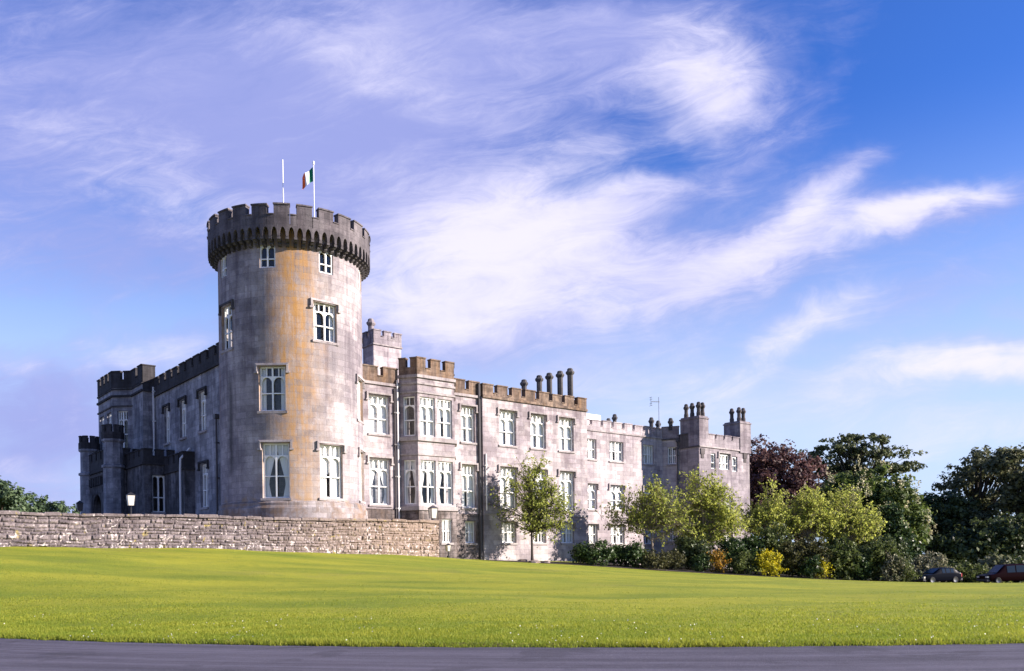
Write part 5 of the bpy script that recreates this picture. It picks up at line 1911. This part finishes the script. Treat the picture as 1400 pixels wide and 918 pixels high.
for i, (nm, lb, px, Y, r, h, mm, lf, nc) in enumerate(SHR):
    x = at(px, Y)
    up = 2.2 if mm == 'lf_grey' else 1.15
    tree(nm, lb, 'bush' if nm == 'flowering_bush' else 'shrub', (x, Y),
         [(0, 0, h * 0.42, r, r * 0.85, h * 0.46), (r * 0.35, 0.1, h * 0.62, r * 0.55, r * 0.5, h * 0.36), (-r * 0.4, -0.1, h * 0.5, r * 0.5, r * 0.5, h * 0.36)],
         nc, 34 if lf < 0.2 else 30, lf, min(0.42, r * 0.34) + 0.06, mm, 'darkbark', 0.05, 100 + i, SG, 3, 0.25, up, crown='foliage', stem='stem', shell=0.4, gap=0.16,
         spray=0.75 if mm in ('lf_grey', 'lf_yellow', 'lf_orange', 'lf_pink') else 0.62 if mm in ('lf_mid', 'lf_brown') else 0.0)


# planting bed under the shrubs
def bed():
    b = MB()
    pts = [(-2.6, 66.9), (2.0, 67.9), (4.4, 68.6), (9, 69.3), (14, 70.2), (20, 70.9), (27, 72.6), (34, 74.2), (40, 78)]
    back = [(-2.4, 68.1), (1.4, 70.6), (4.4, 72.0), (9, 76), (14, 79), (20, 84), (27, 88), (34, 90), (42, 92)]
    for i in range(len(pts) - 1):
        for k in range(6):
            q = []
            for (ii, kk) in ((i, k), (i + 1, k), (i + 1, k + 1), (i, k + 1)):
                t = kk / 6
                x = pts[ii][0] * (1 - t) + back[ii][0] * t
                y = pts[ii][1] * (1 - t) + back[ii][1] * t
                q.append((x, y, gz(x, y) + 0.03))
            b.face(q)
    tag(b.build('flower_bed', M['soil'], None), 'dark soil bed under the shrub border', None, None, 'structure')


bed()


def car_park():
    b = MB()
    xs = np.arange(36, 90, 2.0)
    for i in range(len(xs) - 1):
        for k in range(5):
            q = []
            for xx, kk in ((xs[i], k), (xs[i + 1], k), (xs[i + 1], k + 1), (xs[i], k + 1)):
                yv = 76.3 + (xx - 36) * 0.10 + kk * 1.6
                q.append((xx, yv, gz(xx, yv) + 0.035))
            b.face(q)
    tag(b.build('car_park', M['road'], None), 'asphalt parking strip beyond the lawn at the right', None, None, 'structure')


car_park()


# ------------------------------------------------------------------ grass close to the road
def blades():
    g = np.random.default_rng(5)
    k = 370000
    t = np.minimum(g.exponential(4.2, k), 22 + 6 * g.random(k)) + 0.02
    x = g.uniform(-1, 1, k) * (18 + t * 0.85)
    # ragged lip over the road edge
    y = edge(x) + t - 0.06 + 0.06 * np.sin(x * 5.1) * np.sin(x * 1.7)
    z = terrain(x, y)
    pn = np.sin(x * 0.9 + 1.3 * np.sin(y * 1.1)) * np.sin(y * 1.7 + 0.8 * np.sin(x * 0.6)) + 0.6 * np.sin(x * 2.7 + y * 1.3) * np.sin(y * 3.1 - x)
    h = g.uniform(0.022, 0.062, k) * np.exp(-t / 14) * (1.0 + 0.35 * pn) * (1 + 0.9 * (t < 0.25) * g.random(k))
    a = g.uniform(0, 2 * np.pi, k)
    w = g.uniform(0.006, 0.012, k) * (1 + t * 0.06)
    lean = g.normal(0, 0.5, (k, 2)) * h[:, None]
    c, s = np.cos(a) * w, np.sin(a) * w
    Vv = np.zeros((k, 3, 3), np.float32)
    Vv[:, 0] = np.c_[x - c, y - s, z - 0.01]
    Vv[:, 1] = np.c_[x + c, y + s, z - 0.01]
    Vv[:, 2] = np.c_[x + lean[:, 0], y + lean[:, 1], z + h]
    me = bpy.data.meshes.new('grass')
    me.vertices.add(k * 3)
    me.vertices.foreach_set('co', Vv.ravel())
    me.loops.add(k * 3)
    me.loops.foreach_set('vertex_index', np.arange(k * 3, dtype=np.int32))
    me.polygons.add(k)
    me.polygons.foreach_set('loop_start', np.arange(0, k * 3, 3, dtype=np.int32))
    me.update(calc_edges=True)
    at_ = me.attributes.new('tint', 'FLOAT', 'POINT')
    at_.data.foreach_set('value', np.repeat(np.clip(g.normal(0.42, 0.26, k) + 0.22 * pn, 0, 1), 3).astype(np.float32))
    me.materials.append(M['grassblade'])
    o = bpy.data.objects.new('grass', me)
    COL.objects.link(o)
    tag(o, 'short sunlit grass at the front of the lawn', 'grass', None, 'stuff')
    # daisies and clover heads near the kerb
    k = 420
    t = g.uniform(0, 1, k) ** 2.2 * 5 + 0.1
    x = g.uniform(-1, 1, k) * 13
    keep = (np.sin(x * 0.7) + np.sin(x * 1.9 + 1) + g.normal(0, 0.7, k)) > 0.2
    x, t = x[keep], t[keep]
    y = edge(x) + t
    P = np.c_[x, y, terrain(x, y) + g.uniform(0.05, 0.085, len(x))]
    Nn = g.normal(size=P.shape) * 0.3 + np.array([0, -0.6, 0.6])
    o = leaf_mesh('daisies', M['daisy'], P, Nn, g.uniform(0.018, 0.034, len(x)), g.uniform(0, 1, len(x)), None, 1.0)
    tag(o, 'white daisies scattered in the grass by the road', 'daisies', None, 'stuff')


blades()


# ------------------------------------------------------------------ small things
def lantern_post(label, c, z0, z1, w, glass, m='iron', post_r=0.035, group=None):
    """a four-sided lantern with a pitched cap on a post; z1 is the finial"""
    root = thing('lamp_post', label, 'lamp', (*c, z0), group)
    H = w * 1.45
    zl = z1 - H - w * 0.45
    b = MB()
    b.lathe(c, [(post_r * 2.2, z0), (post_r * 2.2, z0 + 0.12), (post_r, z0 + 0.18), (post_r, zl), (w * 0.35, zl + 0.03)], 8)
    b.build('post', M[m], root)
    f = MB()
    q = w / 2
    ang = 0.6
    ca, sa = math.cos(ang), math.sin(ang)

    def rp(x, y, z):
        return (c[0] + x * ca - y * sa, c[1] + x * sa + y * ca, z)
    for sx in (-1, 1):
        for sy in (-1, 1):
            k = 0.72
            f.hexa([rp(sx * q * k + dx, sy * q * k + dy, zl + 0.03) for dx, dy in ((-.012, -.012), (.012, -.012), (.012, .012), (-.012, .012))] +
                   [rp(sx * q + dx, sy * q + dy, zl + H) for dx, dy in ((-.012, -.012), (.012, -.012), (.012, .012), (-.012, .012))])
    b0 = [rp(sx * q * 1.15, sy * q * 1.15, zl + H) for sx, sy in ((-1, -1), (1, -1), (1, 1), (-1, 1))]
    ap = [rp(sx * q * 0.18, sy * q * 0.18, zl + H + w * 0.38) for sx, sy in ((-1, -1), (1, -1), (1, 1), (-1, 1))]
    f.hexa(b0 + ap)
    f.lathe(c, [(0.03, zl + H + w * 0.36), (0.05, zl + H + w * 0.42), (0.01, z1)], 6)
    f.build('lantern_frame', M[m], root, weld=False)
    g = MB()
    k = 0.70
    g.hexa([rp(sx * q * k, sy * q * k, zl + 0.04) for sx, sy in ((-1, -1), (1, -1), (1, 1), (-1, 1))] + [rp(sx * q * .97, sy * q * .97, zl + H - 0.01) for sx, sy in ((-1, -1), (1, -1), (1, 1), (-1, 1))])
    g.build('lantern_glass', M[glass], root)
    return root


lantern_post('white glass lantern on a short post behind the wall in front of the porch', (at(180, 50), 50.0), TZ, 5.85, 0.44, 'lampglass', 'iron', 0.03)
lantern_post('small dark lantern against the sky left of the porch', (at(110, 62), 62.0), TZ, 6.3, 0.42, 'carglass', 'iron', 0.035)
cw = GU(7.55, 5.75)
lantern_post('capped lantern with white sides standing on the end of the rubble wall', cw, 4.36, 5.42, 0.50, 'lampglass', 'lead', 0.06)
cg = (at(613, 61.5), 61.5)
lantern_post('low black garden lantern on the grass below the bay window', cg, gz(*cg), gz(*cg) + 1.05, 0.32, 'lampglass', 'iron', 0.05)


def flagpole():
    x, y = -13.75, 61.0
    root = thing('flagpole', 'slim flagpole with a stout socket on the tower top, flying the flag', 'flagpole', (x, y, 22.9))
    b = MB()
    b.lathe((x, y), [(0.04, 22.9), (0.03, 29.9), (0.075, 29.95), (0.075, 30.12), (0.02, 30.2)], 8)
    b.build('pole', M['pole'], root)
    s = MB()
    s.lathe((x + 0.02, y - 1.6), [(0.16, 23.3), (0.16, 24.6), (0.07, 24.7)], 8)
    s.lathe((x, y), [(0.20, 22.9), (0.20, 24.2), (0.08, 24.4)], 8)
    s.build('socket', M['iron'], root, weld=False)
    fl = thing('flag', 'orange white and green flag drooping from the flagpole', 'flag', (x, y, 29.7))
    W_, H_ = 1.25, 1.0
    n = 18
    g = []
    for i in range(n + 1):
        t = i / n
        col = []
        for j in range(9):
            k = j / 8
            px = x - 0.06 - W_ * t * 0.62
            py = y + 0.16 * math.sin(t * 7.5 + k * 1.2) * (0.3 + t) - 0.10 * t
            pz = 29.75 - 0.72 * t - H_ * k * (1 - 0.12 * t) + 0.05 * math.sin(t * 9)
            col.append((px, py, pz))
        g.append(col)
    for k, (m, nm) in enumerate((('green', 'green_stripe'), ('flagwhite', 'white_stripe'), ('orange', 'orange_stripe'))):
        f = MB()
        for i in range(k * 6, k * 6 + 6):
            for j in range(8):
                f.face([g[i][j], g[i + 1][j], g[i + 1][j + 1], g[i][j + 1]])
        f.build(nm, M[m], fl, smooth=True)
    x2 = -15.95
    a = thing('mast', 'bare white fibreglass mast on the tower top left of the flag', 'mast', (x2, 61.0, 22.9))
    b = MB()
    b.lathe((x2, 61.0), [(0.05, 22.9), (0.045, 28.3), (0.025, 28.32), (0.025, 28.55), (0.04, 28.57), (0.036, 30.3), (0.01, 30.35)], 8)
    b.build('pole', M['pole'], a)
    c = MB()
    c.lathe((x2, 61.0), [(0.075, 26.9), (0.075, 27.05)], 8)
    c.build('clamp', M['iron'], a)


flagpole()


def aerials():
    # thin whip aerial beside the tower, and the yagi on the far wing
    p = GU(6.2, -3.0)
    a = thing('whip_aerial', 'hair thin whip aerial on the roof right behind the round tower', 'aerial', (*p, 15.0))
    b = MB()
    b.lathe(p, [(0.03, 15.0), (0.02, 24.0), (0.008, 25.5)], 6)
    b.build('rod', M['steel'], a)
    c = MB()
    c.lathe(p, [(0.06, 15.0), (0.06, 15.6)], 6)
    c.build('bracket', M['steel'], a)
    p = GU(41.4, -3.0)
    a = thing('tv_aerial', 'television aerial on a pole above the lower pale wing', 'aerial', (*p, 14.0))
    b = MB()
    b.lathe(p, [(0.035, 13.9), (0.035, 17.9), (0.01, 17.95)], 6)
    b.build('pole', M['steel'], a)
    m = flat(p, U * 0.35 + N * 0.94, N * 0.35 - U * 0.94)
    ax = np.array([-0.94, -0.34])
    y0 = 17.45
    q = MB()
    d = np.array([*ax, 0.0])
    c0 = np.array([*p, y0])
    q.tube([c0 + d * 0.15 * -1, c0 + d * 0.9], 0.022, 6)
    n2 = np.array([-ax[1], ax[0], 0])
    for k in range(6):
        cc = c0 + d * (0.05 + 0.15 * k)
        q.tube([cc - n2 * 0.28, cc + n2 * 0.28], 0.012, 5)
    cc = c0 + d * 0.9
    for dz in (-0.42, -0.2, 0.2, 0.42):
        q.tube([cc + np.array([0, 0, dz]) - n2 * 0.3, cc + np.array([0, 0, dz]) + n2 * 0.3], 0.02, 5)
    q.tube([cc - np.array([0, 0, 0.45]), cc + np.array([0, 0, 0.45])], 0.03, 5)
    q.build('antenna', M['steel'], a, weld=False)


aerials()


def stones():
    g = np.random.default_rng(3)
    for i, (x, y, r) in enumerate(((0.9, 69.5, 0.42), (1.75, 68.3, 0.5), (2.7, 68.9, 0.38))):
        z = gz(x, y)
        b = MB()
        prof = [(r, z - 0.05), (r * 1.02, z + 0.08), (r * 0.85, z + 0.17), (r * 0.4, z + 0.20)]
        b.lathe((x, y), prof, 9, g.uniform(0, 1))
        o = b.build('edging_stone', M['plinth'], None, smooth=False)
        for v in o.data.vertices:
            v.co.x += g.normal() * 0.04
            v.co.y += g.normal() * 0.04
        tag(o, ('flat pale stone behind and left of the lone young tree', 'flat pale stone in front of the lone young tree', 'flat pale stone right of the lone young tree')[i], 'stone', 'stones round the lone young tree')


stones()


def car(name, label, cat, c, yaw, L, Wd, prof, paint, tail='taillight', van=False):
    """prof: stations along the car (x, z_sill, z_belt, z_roof); x runs from the tail (0) to the nose (L)"""
    z0 = gz(*c)
    root = thing(name, label, cat, (*c, z0))
    ca, sa = math.cos(yaw), math.sin(yaw)

    def P(x, y, z):
        X, Y = x - L / 2, y
        return (c[0] + X * ca - Y * sa, c[1] + X * sa + Y * ca, z0 + z)
    b = MB()
    hw = Wd / 2
    rings = []
    for i, (x, zs, zb, zr) in enumerate(prof):
        e = 0.86 if i in (0, len(prof) - 1) else 0.96 if i in (1, len(prof) - 2) else 1.0
        top = max(zr, zb + 0.02)
        k = 0.80 if zr > zb + 0.1 else 0.9
        rings.append([P(x, -hw * e * 0.95, zs), P(x, -hw * e, (zs + zb) / 2), P(x, -hw * e * 0.97, zb), P(x, -hw * e * k, top - 0.03), P(x, -hw * e * k * 0.8, top + 0.01),
                      P(x, hw * e * k * 0.8, top + 0.01), P(x, hw * e * k, top - 0.03), P(x, hw * e * 0.97, zb), P(x, hw * e, (zs + zb) / 2), P(x, hw * e * 0.95, zs)])
    for i in range(len(rings) - 1):
        for j in range(10):
            k = (j + 1) % 10
            b.face([rings[i][j], rings[i][k], rings[i + 1][k], rings[i + 1][j]])
    b.face(rings[0])
    b.face(list(reversed(rings[-1])))
    bo = b.build('body', M[paint], root, smooth=True)
    md = bo.modifiers.new('round', 'SUBSURF')
    md.levels = md.render_levels = 2
    bo.data.shade_smooth() if hasattr(bo.data, 'shade_smooth') else None
    cr_ = bo.data.attributes.new('crease_edge', 'FLOAT', 'EDGE')
    cr_.data.foreach_set('value', np.full(len(bo.data.edges), 0.55, np.float32))
    # side windows on the greenhouse, split by pillars; windscreen and rear screen
    gh = [(x, zs, zb, zr) for (x, zs, zb, zr) in prof if zr > zb + 0.1]

    def lerp(x):
        for (p, q) in zip(prof[:-1], prof[1:]):
            if p[0] <= x <= q[0]:
                t = (x - p[0]) / (q[0] - p[0] + 1e-9)
                return p[2] + (q[2] - p[2]) * t, p[3] + (q[3] - p[3]) * t
        return prof[-1][2], prof[-1][3]
    xa, xb = gh[0][0], gh[-1][0]
    n = 3
    for sgn in (-1, 1):
        for k in range(n):
            x0 = xa + (xb - xa) * k / n + 0.06 + (0.10 if k == 0 else 0)
            x1 = xa + (xb - xa) * (k + 1) / n - 0.05 - (0.10 if k == n - 1 else 0)
            q = []
            for x, tt in ((x0, 0.06), (x1, 0.06), (x1, 0.86), (x0, 0.86)):
                zb, zr = lerp(x)
                z = zb + (zr - zb) * tt
                y = hw * (0.97 + (0.80 - 0.97) * tt) + 0.012
                q.append(P(x, sgn * y, z))
            w = MB()
            w.face(q if sgn < 0 else q[::-1])
            o = w.build('window', M['carglass'], root)
    for (i, j, nm) in ((0, 1, 'rear_window'), (-1, -2, 'windscreen')):
        idx = [k for k, p in enumerate(prof) if p[3] > p[2] + 0.1]
        k1 = idx[0] if i == 0 else idx[-1]
        k0 = k1 - 1 if i == 0 else k1 + 1
        xA, zA = prof[k0][0], prof[k0][2] + 0.05
        xB, zB = prof[k1][0], prof[k1][3] - 0.05
        dx_ = -0.03 if i == 0 else 0.03
        w = MB()
        q = [P(xA + dx_, -hw * 0.78, zA + 0.03), P(xA + dx_, hw * 0.78, zA + 0.03), P(xB + dx_, hw * 0.66, zB + 0.03), P(xB + dx_, -hw * 0.66, zB + 0.03)]
        w.face(q if i else q[::-1])
        w.build(nm, M['carglass'], root)
    for sx, nm, mm in ((0.0, 'tail_light', tail), (L, 'headlight', 'headlight')):
        for sy in (-1, 1):
            w = MB()
            zb = prof[1][2] if sx == 0 else prof[-2][2]
            y0, y1 = sy * hw * 0.52, sy * hw * 0.90
            y0, y1 = min(y0, y1), max(y0, y1)
            x0, x1 = (-0.03, 0.22) if sx == 0 else (L - 0.18, L + 0.03)
            zc = zb - 0.20
            hl = 0.15 if sx == 0 else 0.075
            w.hexa([P(x0, y0, zc - hl), P(x1, y0, zc - hl), P(x1, y1, zc - hl), P(x0, y1, zc - hl), P(x0, y0, zc + hl), P(x1, y0, zc + hl), P(x1, y1, zc + hl), P(x0, y1, zc + hl)])
            w.build(nm, M[mm], root)
    w = MB()
    w.hexa([P(-0.035, -0.27, 0.50), P(0.1, -0.27, 0.50), P(0.1, 0.27, 0.50), P(-0.035, 0.27, 0.50), P(-0.035, -0.27, 0.62), P(0.1, -0.27, 0.62), P(0.1, 0.27, 0.62), P(-0.035, 0.27, 0.62)])
    w.build('number_plate', M['plate'], root)
    for x0, x1 in ((-0.09, 0.25), (L - 0.25, L + 0.09)):
        w = MB()
        w.hexa([P(x0, -hw * 0.9, 0.26), P(x1, -hw * 0.9, 0.26), P(x1, hw * 0.9, 0.26), P(x0, hw * 0.9, 0.26), P(x0, -hw * 0.9, 0.46), P(x1, -hw * 0.9, 0.46), P(x1, hw * 0.9, 0.46), P(x0, hw * 0.9, 0.46)])
        w.build('bumper', M['bumper'], root)
    for x in (L * 0.19, L * 0.80):
        for sy in (-1, 1):
            t = MB()
            r = 0.31
            cc = np.array(P(x, sy * (hw - 0.12), r))
            ax_ = np.array([-sa, ca, 0.0]) * sy
            e1, e2 = np.array([ca, sa, 0]), np.array([0, 0, 1.0])
            prof_w = [(0.20, 0.13), (0.28, 0.14), (0.31, 0.10), (0.31, -0.08), (0.2, -0.08)]
            A = np.linspace(0, 2 * math.pi, 20, endpoint=False)
            rg = [[cc + ax_ * d + rr_ * (e1 * math.cos(q) + e2 * math.sin(q)) for q in A] for rr_, d in prof_w]
            for i in range(len(rg) - 1):
                for j in range(20):
                    k = (j + 1) % 20
                    t.face([rg[i][j], rg[i][k], rg[i + 1][k], rg[i + 1][j]])
            wh = t.build('wheel', M['tyre'], root, smooth=True)
            m = MB()
            ring = [cc + ax_ * 0.125 + 0.2 * (e1 * math.cos(q) + e2 * math.sin(q)) for q in A]
            hub = [cc + ax_ * 0.10 + 0.05 * (e1 * math.cos(q) + e2 * math.sin(q)) for q in A]
            for j in range(20):
                k = (j + 1) % 20
                m.face([ring[j], ring[k], hub[k], hub[j]])
            m.face(hub)
            m.build('rim', M['rim'], wh)
    return root


HATCH = [(0.0, 0.30, 0.86, 0.86), (0.10, 0.24, 0.93, 0.93), (0.72, 0.22, 0.93, 1.36), (1.5, 0.20, 0.92, 1.42), (2.25, 0.20, 0.90, 1.38), (2.95, 0.20, 0.88, 0.90), (3.75, 0.22, 0.76, 0.77), (4.0, 0.28, 0.66, 0.66)]
VAN = [(0.0, 0.30, 0.98, 1.0), (0.08, 0.26, 1.02, 1.68), (0.9, 0.24, 1.02, 1.80), (2.0, 0.24, 1.0, 1.80), (3.0, 0.24, 0.98, 1.72), (3.75, 0.24, 0.96, 0.98), (4.5, 0.26, 0.84, 0.85), (4.7, 0.30, 0.72, 0.73)]
car('parked_car', 'dark blue hatchback parked nose left at the far edge of the lawn', 'car', (at(1281, 78), 78.0), math.pi - RAD(-14), 4.0, 1.65, HATCH, 'carblack')
car('parked_van', 'maroon people carrier cut off by the right edge, parked nose left', 'van', (at(1376, 79), 79.0), math.pi - RAD(-4), 4.7, 1.8, VAN, 'carred', van=True)
